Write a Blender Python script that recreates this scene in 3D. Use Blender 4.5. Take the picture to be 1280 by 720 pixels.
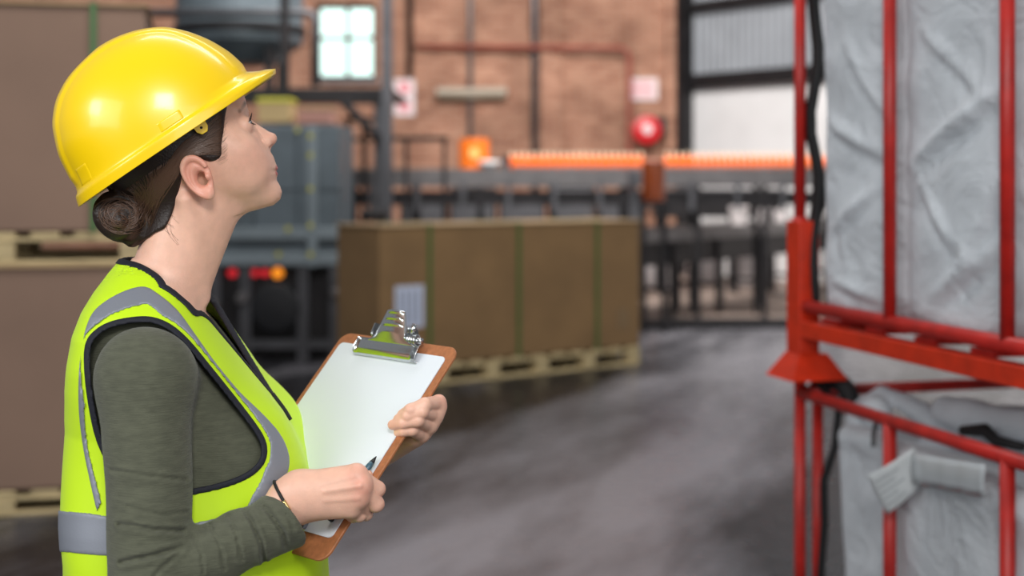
import bpy, math, random
import numpy as np
from mathutils import Vector, Matrix

# ------------------------------------------------------------------ camera, world, lights, exposure
scene = bpy.context.scene
for o in list(bpy.data.objects):
    bpy.data.objects.remove(o, do_unlink=True)
COL = scene.collection
F = 50.0 / 36.0 * 1280.0          # focal length in pixels of a 1280 px wide frame
HZ = 225.0                        # image row of the eye-level horizon
CAMZ = 1.45
cam_data = bpy.data.cameras.new('camera')
cam_data.lens = 50.0
cam_data.sensor_width = 36.0
cam_data.shift_y = -(360.0 - HZ) / 1280.0
cam_data.clip_start = 0.05
cam_data.clip_end = 200
cam_data.dof.use_dof = True
cam_data.dof.focus_distance = 1.86
cam_data.dof.aperture_fstop = 2.9
cam = bpy.data.objects.new('camera', cam_data)
cam.location = (0, 0, CAMZ)
cam.rotation_euler = (math.radians(90), 0, 0)
COL.objects.link(cam)
scene.camera = cam

world = bpy.data.worlds.new('world')
scene.world = world
world.use_nodes = True
bg = world.node_tree.nodes['Background']
bg.inputs['Color'].default_value = (0.94, 0.97, 1.0, 1)
bg.inputs['Strength'].default_value = 0.27

def area_light(name, loc, target, sx, sy, power, color=(1, 1, 1)):
    d = bpy.data.lights.new(name, 'AREA')
    d.shape = 'RECTANGLE'
    d.size = sx
    d.size_y = sy
    d.energy = power
    d.color = color
    o = bpy.data.objects.new(name, d)
    o.location = loc
    o.rotation_euler = (Vector(target) - Vector(loc)).to_track_quat('-Z', 'Y').to_euler()
    COL.objects.link(o)
    return o

area_light('hall_lamp_overhead', (0.1, -1.1, 3.1), (-0.4, 1.9, 1.4), 0.8, 0.8, 62, (1, 0.98, 0.95))
area_light('hall_lamp_left', (-2.5, 0.2, 2.45), (-0.5, 1.9, 1.4), 0.6, 0.6, 15, (0.97, 0.99, 1))
area_light('added_fill_left', (-4.6, -3.2, 3.4), (0.9, 3.2, 1.4), 4.0, 3.0, 150, (0.96, 0.985, 1))  # unseen soft fill added at left-front to brighten the rack and the woman
area_light('added_key_right', (2.4, -2.6, 2.6), (-0.1, 2.2, 1.2), 3.0, 2.4, 62, (0.97, 0.99, 1))  # soft frontal key added behind the camera, not an actual door
area_light('added_fill_rear', (0.5, 12.3, 6.8), (0.5, 22.0, 1.6), 8.0, 2.5, 1350, (1, 0.96, 0.92))  # unseen light added to brighten the brick wall and the bottle fronts
area_light('added_fill_middle', (0.2, 4.6, 6.6), (0.0, 10.5, 0.4), 5.0, 1.6, 340, (1, 0.98, 0.96))  # added out of view to lift the dark carton fronts

scene.view_settings.view_transform = 'Standard'
scene.view_settings.look = 'None'
scene.view_settings.exposure = 0.0
scene.view_settings.gamma = 1.0
scene.view_settings.use_curve_mapping = False

# ------------------------------------------------------------------ helpers
def lin(c):
    out = []
    for v in c[:3]:
        v = v / 255.0
        out.append(v / 12.92 if v <= 0.04045 else ((v + 0.055) / 1.055) ** 2.4)
    return tuple(out) + (1.0,)

def px(x, y, Y):
    """world point seen at photo pixel (x, y) and standing at distance Y"""
    return Vector(((x - 640.0) / F * Y, Y, CAMZ - (y - HZ) / F * Y))

MATS = {}
def mat(name, color, rough=0.6, metal=0.0, var=0.0, vscale=8.0, bump=0.0, bscale=60.0, stretch=(1, 1, 1),
        coat=0.0, spec=0.5, sheen=0.0, emit=None, estr=0.0, sss=0.0, color2=None, attr=None):
    if name in MATS:
        return MATS[name]
    m = bpy.data.materials.new(name)
    m.use_nodes = True
    nt = m.node_tree
    n, l = nt.nodes, nt.links
    b = n['Principled BSDF']
    col = lin(color)
    b.inputs['Base Color'].default_value = col
    b.inputs['Roughness'].default_value = rough
    b.inputs['Metallic'].default_value = metal
    b.inputs['Specular IOR Level'].default_value = spec
    b.inputs['Coat Weight'].default_value = coat
    b.inputs['Coat Roughness'].default_value = 0.12
    b.inputs['Sheen Weight'].default_value = sheen
    if sss:
        b.inputs['Subsurface Weight'].default_value = sss
        b.inputs['Subsurface Radius'].default_value = (0.012, 0.005, 0.003)
        b.inputs['Subsurface Scale'].default_value = 0.4
    if emit:
        b.inputs['Emission Color'].default_value = lin(emit)
        b.inputs['Emission Strength'].default_value = estr
    src = None
    if attr:
        a = n.new('ShaderNodeAttribute')
        a.attribute_name = attr
        src = a.outputs['Color']
    if var or bump:
        tc = n.new('ShaderNodeTexCoord')
        mp = n.new('ShaderNodeMapping')
        mp.inputs['Scale'].default_value = stretch
        l.new(tc.outputs['Object'], mp.inputs['Vector'])
    if var:
        ns = n.new('ShaderNodeTexNoise')
        ns.inputs['Scale'].default_value = vscale
        ns.inputs['Detail'].default_value = 6
        l.new(mp.outputs['Vector'], ns.inputs['Vector'])
        cr = n.new('ShaderNodeValToRGB')
        cr.color_ramp.elements[0].position = 0.3
        cr.color_ramp.elements[1].position = 0.7
        c2 = lin(color2) if color2 else tuple(min(1, x * (1 + var)) for x in col[:3]) + (1,)
        c1 = col if color2 else tuple(x * (1 - var) for x in col[:3]) + (1,)
        cr.color_ramp.elements[0].color = c1
        cr.color_ramp.elements[1].color = c2
        l.new(ns.outputs['Fac'], cr.inputs['Fac'])
        if src is None:
            src = cr.outputs['Color']
        else:
            mx = n.new('ShaderNodeMix')
            mx.data_type = 'RGBA'
            mx.blend_type = 'MULTIPLY'
            mx.inputs[0].default_value = 1.0
            cr.color_ramp.elements[0].color = (1 - var,) * 3 + (1,)
            cr.color_ramp.elements[1].color = (1, 1, 1, 1)
            l.new(src, mx.inputs[6])
            l.new(cr.outputs['Color'], mx.inputs[7])
            src = mx.outputs[2]
    if src is not None:
        l.new(src, b.inputs['Base Color'])
    if bump:
        nb = n.new('ShaderNodeTexNoise')
        nb.inputs['Scale'].default_value = bscale
        nb.inputs['Detail'].default_value = 5
        l.new(mp.outputs['Vector'], nb.inputs['Vector'])
        bp = n.new('ShaderNodeBump')
        bp.inputs['Strength'].default_value = min(1.0, bump)
        bp.inputs['Distance'].default_value = 0.004
        l.new(nb.outputs['Fac'], bp.inputs['Height'])
        l.new(bp.outputs['Normal'], b.inputs['Normal'])
    MATS[name] = m
    return m

class G:
    """collects shapes into one mesh"""
    def __init__(s):
        s.v = []
        s.f = []
    def add(s, v, f):
        o = len(s.v)
        s.v += [tuple(map(float, p)) for p in v]
        s.f += [tuple(int(i) + o for i in q) for q in f]
        return s
    def box(s, c, size, ax=None):
        """box centred at c; ax = optional (x-axis, y-axis) unit vectors"""
        c = Vector(c)
        e1 = Vector(ax[0]).normalized() if ax else Vector((1, 0, 0))
        e2 = Vector(ax[1]).normalized() if ax else Vector((0, 1, 0))
        e3 = e1.cross(e2)
        hx, hy, hz = size[0] / 2, size[1] / 2, size[2] / 2
        v = [c + e1 * (sx * hx) + e2 * (sy * hy) + e3 * (sz * hz)
             for sz in (-1, 1) for sy in (-1, 1) for sx in (-1, 1)]
        f = [(0, 2, 3, 1), (4, 5, 7, 6), (0, 1, 5, 4), (2, 6, 7, 3), (0, 4, 6, 2), (1, 3, 7, 5)]
        return s.add(v, f)
    def bbox(s, x0, x1, y0, y1, z0, z1):
        return s.box(((x0 + x1) / 2, (y0 + y1) / 2, (z0 + z1) / 2), (x1 - x0, y1 - y0, z1 - z0))
    def tube(s, pts, r, n=12, cap=True):
        pts = [Vector(p) for p in pts]
        m = len(pts)
        rs = r if isinstance(r, (list, tuple)) else [r] * m
        up = None
        v, f = [], []
        for i, p in enumerate(pts):
            t = (pts[min(i + 1, m - 1)] - pts[max(i - 1, 0)]).normalized()
            if up is None:
                up = Vector((0, 0, 1)) if abs(t.z) < 0.9 else Vector((1, 0, 0))
            a = (up - t * up.dot(t)).normalized()
            up = a
            b = t.cross(a)
            for k in range(n):
                w = 2 * math.pi * k / n
                v.append(p + (a * math.cos(w) + b * math.sin(w)) * rs[i])
        for i in range(m - 1):
            for k in range(n):
                k2 = (k + 1) % n
                f.append((i * n + k, i * n + k2, (i + 1) * n + k2, (i + 1) * n + k))
        if cap:
            f.append(tuple(range(n - 1, -1, -1)))
            f.append(tuple((m - 1) * n + k for k in range(n)))
        return s.add(v, f)
    def lathe(s, c, prof, n=24, axis=(0, 0, 1)):
        c = Vector(c)
        t = Vector(axis).normalized()
        u = Vector((1, 0, 0)) if abs(t.x) < 0.9 else Vector((0, 1, 0))
        a = (u - t * u.dot(t)).normalized()
        b = t.cross(a)
        v, f = [], []
        for (r, h) in prof:
            for k in range(n):
                w = 2 * math.pi * k / n
                v.append(c + t * h + (a * math.cos(w) + b * math.sin(w)) * r)
        for i in range(len(prof) - 1):
            for k in range(n):
                k2 = (k + 1) % n
                f.append((i * n + k, i * n + k2, (i + 1) * n + k2, (i + 1) * n + k))
        f.append(tuple(range(n - 1, -1, -1)))
        f.append(tuple((len(prof) - 1) * n + k for k in range(n)))
        return s.add(v, f)
    def prism(s, outline, d):
        """outline: 3-D points of a flat polygon, extruded by vector d"""
        n = len(outline)
        d = Vector(d)
        v = [Vector(p) for p in outline] + [Vector(p) + d for p in outline]
        f = [tuple(range(n - 1, -1, -1)), tuple(range(n, 2 * n))]
        for k in range(n):
            k2 = (k + 1) % n
            f.append((k, k2, n + k2, n + k))
        return s.add(v, f)

WLOC = {}
def empty(name, loc, label, cat, group=None):
    o = bpy.data.objects.new(name, None)
    o.empty_display_size = 0.05
    o.location = loc
    COL.objects.link(o)
    WLOC[o.name] = Vector(loc)
    tag(o, label, cat, group)
    return o

def tag(o, label=None, cat=None, group=None, kind=None):
    if label: o['label'] = label
    if cat: o['category'] = cat
    if group: o['group'] = group
    if kind: o['kind'] = kind
    return o

def obj(name, g, material, parent=None, smooth=False, bevel=0.0, seg=2, origin=None):
    if isinstance(g, G):
        v, f = np.array(g.v, dtype=np.float64), g.f
    else:
        v, f = np.asarray(g[0], dtype=np.float64), g[1]
    org = WLOC[parent.name] if parent else Vector(origin if origin is not None else (0, 0, 0))
    v = v - np.array(org)
    me = bpy.data.meshes.new(name)
    if isinstance(f, np.ndarray):
        nf = len(f)
        me.vertices.add(len(v))
        me.vertices.foreach_set('co', v.astype(np.float32).ravel())
        me.loops.add(nf * 4)
        me.loops.foreach_set('vertex_index', f.astype(np.int32).ravel())
        me.polygons.add(nf)
        me.polygons.foreach_set('loop_start', np.arange(0, nf * 4, 4, dtype=np.int32))
        me.update(calc_edges=True)
        me.validate()
    else:
        me.from_pydata([tuple(p) for p in v], [], f)
        me.update()
    if smooth:
        me.polygons.foreach_set('use_smooth', np.ones(len(me.polygons), dtype=bool))
    me.materials.append(material)
    o = bpy.data.objects.new(name, me)
    COL.objects.link(o)
    if parent:
        o.parent = parent
    else:
        o.location = org
    WLOC[o.name] = org
    if bevel:
        md = o.modifiers.new('bevel', 'BEVEL')
        md.width = bevel
        md.segments = seg
        md.limit_method = 'ANGLE'
        md.angle_limit = math.radians(40)
    return o

def copy_thing(root, offset, label=None):
    r = root.copy()
    COL.objects.link(r)
    r.location = root.location + Vector(offset)
    WLOC[r.name] = Vector(r.location)
    if label: r['label'] = label
    for ch in root.children:
        c = ch.copy()
        COL.objects.link(c)
        c.parent = r
    return r

# ------------------------------------------------------------------ implicit-surface toolkit
def V3(p): return np.array(tuple(p), dtype=np.float32)
def cone(P, a, b, r1, r2):
    a, b = V3(a), V3(b)
    ba = b - a
    pa = P - a
    h = np.clip((pa @ ba) / float(ba @ ba), 0, 1)
    return np.linalg.norm(pa - h[:, None] * ba, axis=1) - (r1 + (r2 - r1) * h)
def sph(P, c, r): return np.linalg.norm(P - V3(c), axis=1) - r
def ell(P, c, r, M=None):
    q = P - V3(c)
    if M is not None: q = q @ M
    r = np.array(r, dtype=np.float32)
    k0 = np.linalg.norm(q / r, axis=1)
    k1 = np.linalg.norm(q / (r * r), axis=1) + 1e-9
    return k0 * (k0 - 1) / k1
def smin(a, b, k):
    h = np.clip(0.5 + 0.5 * (b - a) / k, 0, 1)
    return b + (a - b) * h - k * h * (1 - h)
def smax(a, b, k): return -smin(-a, -b, k)
def frame(x, y):
    x = Vector(x).normalized(); y = Vector(y); y = (y - x * y.dot(x)).normalized()
    return np.array([x, y, x.cross(y)], dtype=np.float32).T
def obox(P, c, M, half, r=0.0):
    q = np.abs((P - V3(c)) @ M) - (np.array(half, dtype=np.float32) - r)
    return np.linalg.norm(np.maximum(q, 0), axis=1) + np.minimum(q.max(axis=1), 0) - r
def wob(P, f, seed=0):
    """cheap smooth noise in about -1..1"""
    rs = np.random.RandomState(seed)
    out = 0
    for i in range(5):
        d = rs.normal(size=3); d /= np.linalg.norm(d)
        out = out + np.sin(P @ d.astype(np.float32) * f * (0.7 + 0.6 * rs.rand()) + rs.rand() * 6.28)
    return out / 2.6
def poly2(U, Vv, pts):
    """signed distance to a closed 2-D polygon (negative inside)"""
    pts = np.array(pts, dtype=np.float32)
    d = np.full(U.shape, 1e18, dtype=np.float32)
    ins = np.zeros(U.shape, dtype=bool)
    n = len(pts)
    for i in range(n):
        a, b = pts[i], pts[(i + 1) % n]
        ex, ey = b - a
        wx, wy = U - a[0], Vv - a[1]
        t = np.clip((wx * ex + wy * ey) / (ex * ex + ey * ey + 1e-12), 0, 1)
        d = np.minimum(d, (wx - ex * t) ** 2 + (wy - ey * t) ** 2)
        c = (a[1] > Vv) != (b[1] > Vv)
        xi = (b[0] - a[0]) * (Vv - a[1]) / (b[1] - a[1] + 1e-12) + a[0]
        ins ^= c & (U < xi)
    d = np.sqrt(d)
    return np.where(ins, -d, d)

def smooth_line(pts, n=8, closed=False):
    """Catmull-Rom through points (any dimension)"""
    p = np.array([tuple(q) for q in pts], dtype=np.float64)
    m = len(p)
    out = []
    rng = range(m) if closed else range(m - 1)
    for i in rng:
        p1, p2 = p[i], p[(i + 1) % m]
        p0 = p[(i - 1) % m] if (closed or i > 0) else 2 * p1 - p2
        p3 = p[(i + 2) % m] if (closed or i < m - 2) else 2 * p2 - p1
        for k in range(n):
            t = k / n
            out.append(0.5 * ((2 * p1) + (p2 - p0) * t + (2 * p0 - 5 * p1 + 4 * p2 - p3) * t * t + (3 * p1 - p0 - 3 * p2 + p3) * t ** 3))
    if not closed: out.append(p[-1])
    return np.array(out)

def polygonize(f, lo, hi, h, B=8, slack=1.5):
    lo = np.array(lo, dtype=np.float32); hi = np.array(hi, dtype=np.float32)
    nb = np.maximum(1, np.ceil((hi - lo) / (h * B)).astype(int))
    n = nb * B + 1
    D = np.full(n, 1.0, dtype=np.float32)
    bi = np.stack(np.meshgrid(*[np.arange(k) for k in nb], indexing='ij'), -1).reshape(-1, 3)
    cen = lo + (bi + 0.5).astype(np.float32) * (B * h)
    dc = f(cen.astype(np.float32))
    act = np.abs(dc) < B * h * 0.87 * slack + 0.002
    for b in bi[(~act) & (dc < 0)]:
        s = b * B
        D[s[0]:s[0] + B + 1, s[1]:s[1] + B + 1, s[2]:s[2] + B + 1] = -1.0
    off = np.stack(np.meshgrid(*[np.arange(B + 1)] * 3, indexing='ij'), -1).reshape(-1, 3)
    ab = bi[act]
    CH = 400
    for i in range(0, len(ab), CH):
        blk = ab[i:i + CH]
        idx = (blk[:, None, :] * B + off[None]).reshape(-1, 3)
        val = f(lo + idx.astype(np.float32) * h)
        D[idx[:, 0], idx[:, 1], idx[:, 2]] = val
    ins = D < 0
    c = ins[:-1, :-1, :-1].astype(np.int8)
    for (a, b_, d) in ((1, 0, 0), (0, 1, 0), (0, 0, 1), (1, 1, 0), (1, 0, 1), (0, 1, 1), (1, 1, 1)):
        c = c + ins[a:n[0] - 1 + a, b_:n[1] - 1 + b_, d:n[2] - 1 + d]
    cells = np.argwhere((c > 0) & (c < 8))
    vid = np.full(c.shape, -1, dtype=np.int32)
    vid[tuple(cells.T)] = np.arange(len(cells))
    acc = np.zeros((len(cells), 3)); cnt = np.zeros(len(cells))
    cor = [(0, 0, 0), (1, 0, 0), (0, 1, 0), (1, 1, 0), (0, 0, 1), (1, 0, 1), (0, 1, 1), (1, 1, 1)]
    vals = [D[cells[:, 0] + q[0], cells[:, 1] + q[1], cells[:, 2] + q[2]] for q in cor]
    for i in range(8):
        for ax in range(3):
            j = i | (1 << ax)
            if j == i: continue
            a, b_ = vals[i], vals[j]
            m = (a < 0) != (b_ < 0)
            t = np.where(m, a / np.where(m, a - b_, 1), 0)
            pos = np.array(cor[i], dtype=np.float64)[None].repeat(len(cells), 0)
            pos[:, ax] += t
            acc[m] += pos[m]; cnt[m] += 1
    verts = lo + (cells + acc / np.maximum(cnt, 1)[:, None]) * h
    faces = []
    for ax in range(3):
        sl0 = [slice(None)] * 3; sl1 = [slice(None)] * 3
        sl0[ax] = slice(0, -1); sl1[ax] = slice(1, None)
        A, Bv = ins[tuple(sl0)], ins[tuple(sl1)]
        e = np.argwhere(A != Bv)
        o1, o2 = (ax + 1) % 3, (ax + 2) % 3
        ok = (e[:, o1] > 0) & (e[:, o2] > 0) & (e[:, o1] < n[o1] - 1) & (e[:, o2] < n[o2] - 1)
        e = e[ok]
        flip = ~A[tuple(e.T)]
        q = []
        for (d1, d2) in ((-1, -1), (0, -1), (0, 0), (-1, 0)):
            k = e.copy(); k[:, o1] += d1; k[:, o2] += d2
            q.append(vid[tuple(k.T)])
        q = np.stack(q, 1)
        q[flip] = q[flip][:, ::-1]
        faces.append(q)
    faces = np.concatenate(faces)
    faces = faces[(faces >= 0).all(axis=1)]
    return verts, faces

def join(*ms):
    v, f, o = [], [], 0
    for a, b in ms:
        v.append(a); f.append(b + o); o += len(a)
    return np.concatenate(v), np.concatenate(f)

def paint(o, cols, name='tint'):
    at = o.data.color_attributes.new(name, 'FLOAT_COLOR', 'POINT')
    c = np.ones((len(o.data.vertices), 4), dtype=np.float32)
    c[:, :3] = cols
    at.data.foreach_set('color', c.ravel())

# ------------------------------------------------------------------ the hall: floor, walls, window
def floor_material():
    m = bpy.data.materials.new('polished_dark_concrete')
    m.use_nodes = True
    n, l = m.node_tree.nodes, m.node_tree.links
    b = n['Principled BSDF']
    tc = n.new('ShaderNodeTexCoord')
    # paler diagonal streak: bright floor reflection painted into the base colour
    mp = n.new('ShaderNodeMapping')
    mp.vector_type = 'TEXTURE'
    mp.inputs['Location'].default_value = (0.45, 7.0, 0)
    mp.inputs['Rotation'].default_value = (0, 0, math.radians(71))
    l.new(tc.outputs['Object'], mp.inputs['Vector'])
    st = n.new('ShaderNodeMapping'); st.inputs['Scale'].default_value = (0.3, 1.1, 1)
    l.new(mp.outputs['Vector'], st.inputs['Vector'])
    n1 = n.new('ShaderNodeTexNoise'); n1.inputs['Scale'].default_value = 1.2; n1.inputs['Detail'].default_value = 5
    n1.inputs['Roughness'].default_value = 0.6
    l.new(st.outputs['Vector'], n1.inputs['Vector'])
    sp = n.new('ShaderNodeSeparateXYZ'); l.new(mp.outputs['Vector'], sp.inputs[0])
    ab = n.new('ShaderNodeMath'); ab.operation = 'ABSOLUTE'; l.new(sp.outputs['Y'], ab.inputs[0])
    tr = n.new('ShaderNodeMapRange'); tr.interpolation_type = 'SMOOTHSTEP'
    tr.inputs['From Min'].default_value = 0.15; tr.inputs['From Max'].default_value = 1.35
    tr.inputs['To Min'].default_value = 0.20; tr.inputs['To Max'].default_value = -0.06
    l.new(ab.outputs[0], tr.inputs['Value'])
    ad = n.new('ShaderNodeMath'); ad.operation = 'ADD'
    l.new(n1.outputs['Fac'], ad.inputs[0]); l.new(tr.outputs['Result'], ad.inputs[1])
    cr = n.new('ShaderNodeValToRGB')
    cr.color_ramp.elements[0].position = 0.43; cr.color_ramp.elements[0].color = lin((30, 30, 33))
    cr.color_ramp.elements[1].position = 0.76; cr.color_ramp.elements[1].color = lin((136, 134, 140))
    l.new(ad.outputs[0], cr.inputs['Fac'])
    n2 = n.new('ShaderNodeTexNoise'); n2.inputs['Scale'].default_value = 9; n2.inputs['Detail'].default_value = 5
    l.new(tc.outputs['Object'], n2.inputs['Vector'])
    mr = n.new('ShaderNodeMapRange')
    mr.inputs['To Min'].default_value = 0.20; mr.inputs['To Max'].default_value = 0.38
    l.new(n2.outputs['Fac'], mr.inputs['Value'])
    l.new(cr.outputs['Color'], b.inputs['Base Color'])
    l.new(mr.outputs['Result'], b.inputs['Roughness'])
    bp = n.new('ShaderNodeBump'); bp.inputs['Strength'].default_value = 0.12; bp.inputs['Distance'].default_value = 0.004
    l.new(n2.outputs['Fac'], bp.inputs['Height'])
    l.new(bp.outputs['Normal'], b.inputs['Normal'])
    b.inputs['Specular IOR Level'].default_value = 0.17
    return m

def brick_material():
    m = bpy.data.materials.new('weathered_brickwork')
    m.use_nodes = True
    n, l = m.node_tree.nodes, m.node_tree.links
    b = n['Principled BSDF']
    tc = n.new('ShaderNodeTexCoord')
    mp = n.new('ShaderNodeMapping')
    mp.inputs['Rotation'].default_value = (math.radians(90), 0, 0)
    l.new(tc.outputs['Object'], mp.inputs['Vector'])
    br = n.new('ShaderNodeTexBrick')
    br.inputs['Scale'].default_value = 1.0
    br.inputs['Brick Width'].default_value = 0.23
    br.inputs['Row Height'].default_value = 0.078
    br.inputs['Mortar Size'].default_value = 0.008
    br.inputs['Color1'].default_value = lin((150, 100, 78))
    br.inputs['Color2'].default_value = lin((184, 138, 114))
    br.inputs['Mortar'].default_value = lin((178, 152, 136))
    l.new(mp.outputs['Vector'], br.inputs['Vector'])
    ns = n.new('ShaderNodeTexNoise'); ns.inputs['Scale'].default_value = 1.4; ns.inputs['Detail'].default_value = 8
    l.new(tc.outputs['Object'], ns.inputs['Vector'])
    cr = n.new('ShaderNodeValToRGB')
    cr.color_ramp.elements[0].position = 0.3; cr.color_ramp.elements[0].color = (0.62, 0.58, 0.55, 1)
    cr.color_ramp.elements[1].position = 0.72; cr.color_ramp.elements[1].color = (1.12, 1.08, 1.05, 1)
    l.new(ns.outputs['Fac'], cr.inputs['Fac'])
    mx = n.new('ShaderNodeMix'); mx.data_type = 'RGBA'; mx.blend_type = 'MULTIPLY'; mx.inputs[0].default_value = 1
    l.new(br.outputs['Color'], mx.inputs[6]); l.new(cr.outputs['Color'], mx.inputs[7])
    l.new(mx.outputs[2], b.inputs['Base Color'])
    bp = n.new('ShaderNodeBump'); bp.inputs['Strength'].default_value = 0.5; bp.inputs['Distance'].default_value = 0.01
    bp.invert = True
    l.new(br.outputs['Fac'], bp.inputs['Height']); l.new(bp.outputs['Normal'], b.inputs['Normal'])
    b.inputs['Roughness'].default_value = 0.9
    return m

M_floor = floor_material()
M_brick = brick_material()
M_pale = mat('pale_concrete', (150, 132, 122), 0.7, var=0.25, vscale=3, bump=0.1, bscale=20)
M_dark = mat('dark_steel', (36, 34, 36), 0.5, 0.4, var=0.3, vscale=5)
M_steel = mat('grey_steel', (92, 92, 96), 0.42, 0.6, var=0.2, vscale=6)
M_steel2 = mat('pale_steel', (106, 103, 104), 0.45, 0.5, var=0.15, vscale=6)
M_clad = mat('grey_cladding', (142, 146, 152), 0.6, 0.1, var=0.1, vscale=2)
M_white = mat('white_paint', (222, 221, 222), 0.7, var=0.06, vscale=2)
M_frame = mat('window_frame_paint', (66, 54, 50), 0.6)
M_pane = mat('lit_frosted_glass', (225, 250, 245), 0.3, emit=(205, 250, 240), estr=0.85)
M_redpipe = mat('oxide_red_paint', (150, 76, 62), 0.6, var=0.2, vscale=3)
M_card = mat('brown_cardboard', (132, 103, 68), 0.82, var=0.12, vscale=3.0, bump=0.06, bscale=90)
M_card_l = mat('brown_cardboard_pinkish', (138, 112, 96), 0.85, var=0.08, vscale=2.0, bump=0.06, bscale=90)
M_card_edge = mat('light_cardboard', (168, 142, 108), 0.85, var=0.12, vscale=6)
M_strap = mat('green_strapping', (62, 104, 48), 0.4)
M_wood = mat('raw_pine', (192, 172, 130), 0.8, var=0.25, vscale=6, stretch=(1, 1, 6), bump=0.1, bscale=40)
M_label = mat('label_paper', (196, 204, 224), 0.7)
M_print = mat('grey_print', (128, 136, 158), 0.7)

# floor: a dark polished slab, beyond a kerb a paler worn slab under the conveyors
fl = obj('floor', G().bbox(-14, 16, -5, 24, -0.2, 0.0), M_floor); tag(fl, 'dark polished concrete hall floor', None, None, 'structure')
g = G().bbox(0.2, 14, 14.3, 22.1, 0.0, 0.012)
o = obj('floor_pale_slab', g, M_pale); tag(o, 'pale worn concrete under the conveyors', None, None, 'structure')
g = G().bbox(0.2, 14, 13.85, 14.3, 0.0, 0.07)
o = obj('trim_1', g, M_dark, bevel=0.01); tag(o, 'dark kerb at the edge of the pale floor', None, None, 'structure')

# rear brick wall with a window opening
WY = 22.0
wx0, wx1 = px(393, 0, WY).x, px(470, 0, WY).x
wz0, wz1 = px(0, 99, WY).z, px(0, 3, WY).z
g = G()
g.bbox(-14, wx0, WY, WY + 0.4, 0, 8)
g.bbox(wx1, 12, WY, WY + 0.4, 0, 8)
g.bbox(wx0, wx1, WY, WY + 0.4, 0, wz0)
g.bbox(wx0, wx1, WY, WY + 0.4, wz1, 8)
wall = obj('wall_back', g, M_brick); tag(wall, 'tall brown brick rear wall', None, None, 'structure')
def pilaster(x0, x1, d):
    a, b_ = px(x0, 0, WY).x, px(x1, 0, WY).x
    obj('pilaster', G().bbox(a, b_, WY - d, WY - 0.002, 0, 8), M_brick, wall)
pilaster(676, 702, 0.16); pilaster(832, 856, 0.22); pilaster(486, 516, 0.12)
win = obj('window_1', G().bbox(wx0, wx1, WY + 0.30, WY + 0.33, wz0, wz1), M_frame)
tag(win, 'bright frosted window in the brick wall', None, None, 'structure')
fw = 0.07
g = G()
g.bbox(wx0, wx0 + fw, WY + 0.2, WY + 0.3, wz0, wz1).bbox(wx1 - fw, wx1, WY + 0.2, WY + 0.3, wz0, wz1)
g.bbox(wx0 + fw, wx1 - fw, WY + 0.2, WY + 0.3, wz0, wz0 + fw).bbox(wx0 + fw, wx1 - fw, WY + 0.2, WY + 0.3, wz1 - fw, wz1)
obj('window_frame', g, M_frame, win)
cx, cz = px(433, 0, WY).x, px(0, 46, WY).z
for i, (a, b_) in enumerate(((wx0 + fw, cx - 0.02), (cx + 0.02, wx1 - fw))):
    for j, (c, d) in enumerate(((wz0 + fw, cz - 0.02), (cz + 0.02, wz1 - fw))):
        obj('pane', G().bbox(a, b_, WY + 0.24, WY + 0.25, c, d), M_pane, win)
obj('glazing_bar', G().bbox(cx - 0.032, cx + 0.032, WY + 0.21, WY + 0.29, wz0 + fw, wz1 - fw), M_frame, win)
for a, b_ in ((wx0 + fw, cx - 0.022), (cx + 0.022, wx1 - fw)):
    obj('glazing_bar', G().bbox(a, b_, WY + 0.21, WY + 0.29, cz - 0.03, cz + 0.03), M_frame, win)
obj('window_sill', G().bbox(wx0 - 0.05, wx1 + 0.05, WY - 0.08, WY + 0.2, wz0 - 0.06, wz0), M_steel, win)

# angled side wall: white masonry below, corrugated sheet above, steel post and rails
A0 = Vector((2.70, 21.95, 0)); TW = Vector((0.619, -0.785, 0)); NW = Vector((-0.785, -0.619, 0))
def wbox(g, s0, s1, d0, d1, z0, z1):
    c = A0 + TW * ((s0 + s1) / 2) + NW * ((d0 + d1) / 2); c.z = (z0 + z1) / 2
    return g.box(c, (s1 - s0, d1 - d0, z1 - z0), (TW, NW))
wr = obj('wall_right', wbox(G(), 0, 14, -0.3, 0, 0, 2.84), M_white)
tag(wr, 'white lower side wall under grey cladding', None, None, 'structure')
pitch = 0.16
for k in range(14):
    v, f = [], []
    m = 7
    for i in range(m * 4 + 1):
        s = k * 1.0 + i / (m * 4) * 1.0
        dep = 0.0 if (i % 4) in (0, 3) else 0.045
        p = A0 + TW * s + NW * (0.0 + dep)
        v += [(p.x, p.y, 2.84), (p.x, p.y, 8.0)]
    for i in range(m * 4):
        f.append((2 * i, 2 * i + 2, 2 * i + 3, 2 * i + 1))
    obj('cladding_sheet', G().add(v, f), M_clad, wr)
obj('rail', wbox(G(), 0, 14, 0.0, 0.14, 2.84, 3.06), M_dark, wr)
obj('rail', wbox(G(), 0, 14, 0.05, 0.16, 4.0, 4.16), M_dark, wr)
obj('steel_post', wbox(G(), -0.02, 0.14, 0.0, 0.26, 0, 8), M_dark, wr)

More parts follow.
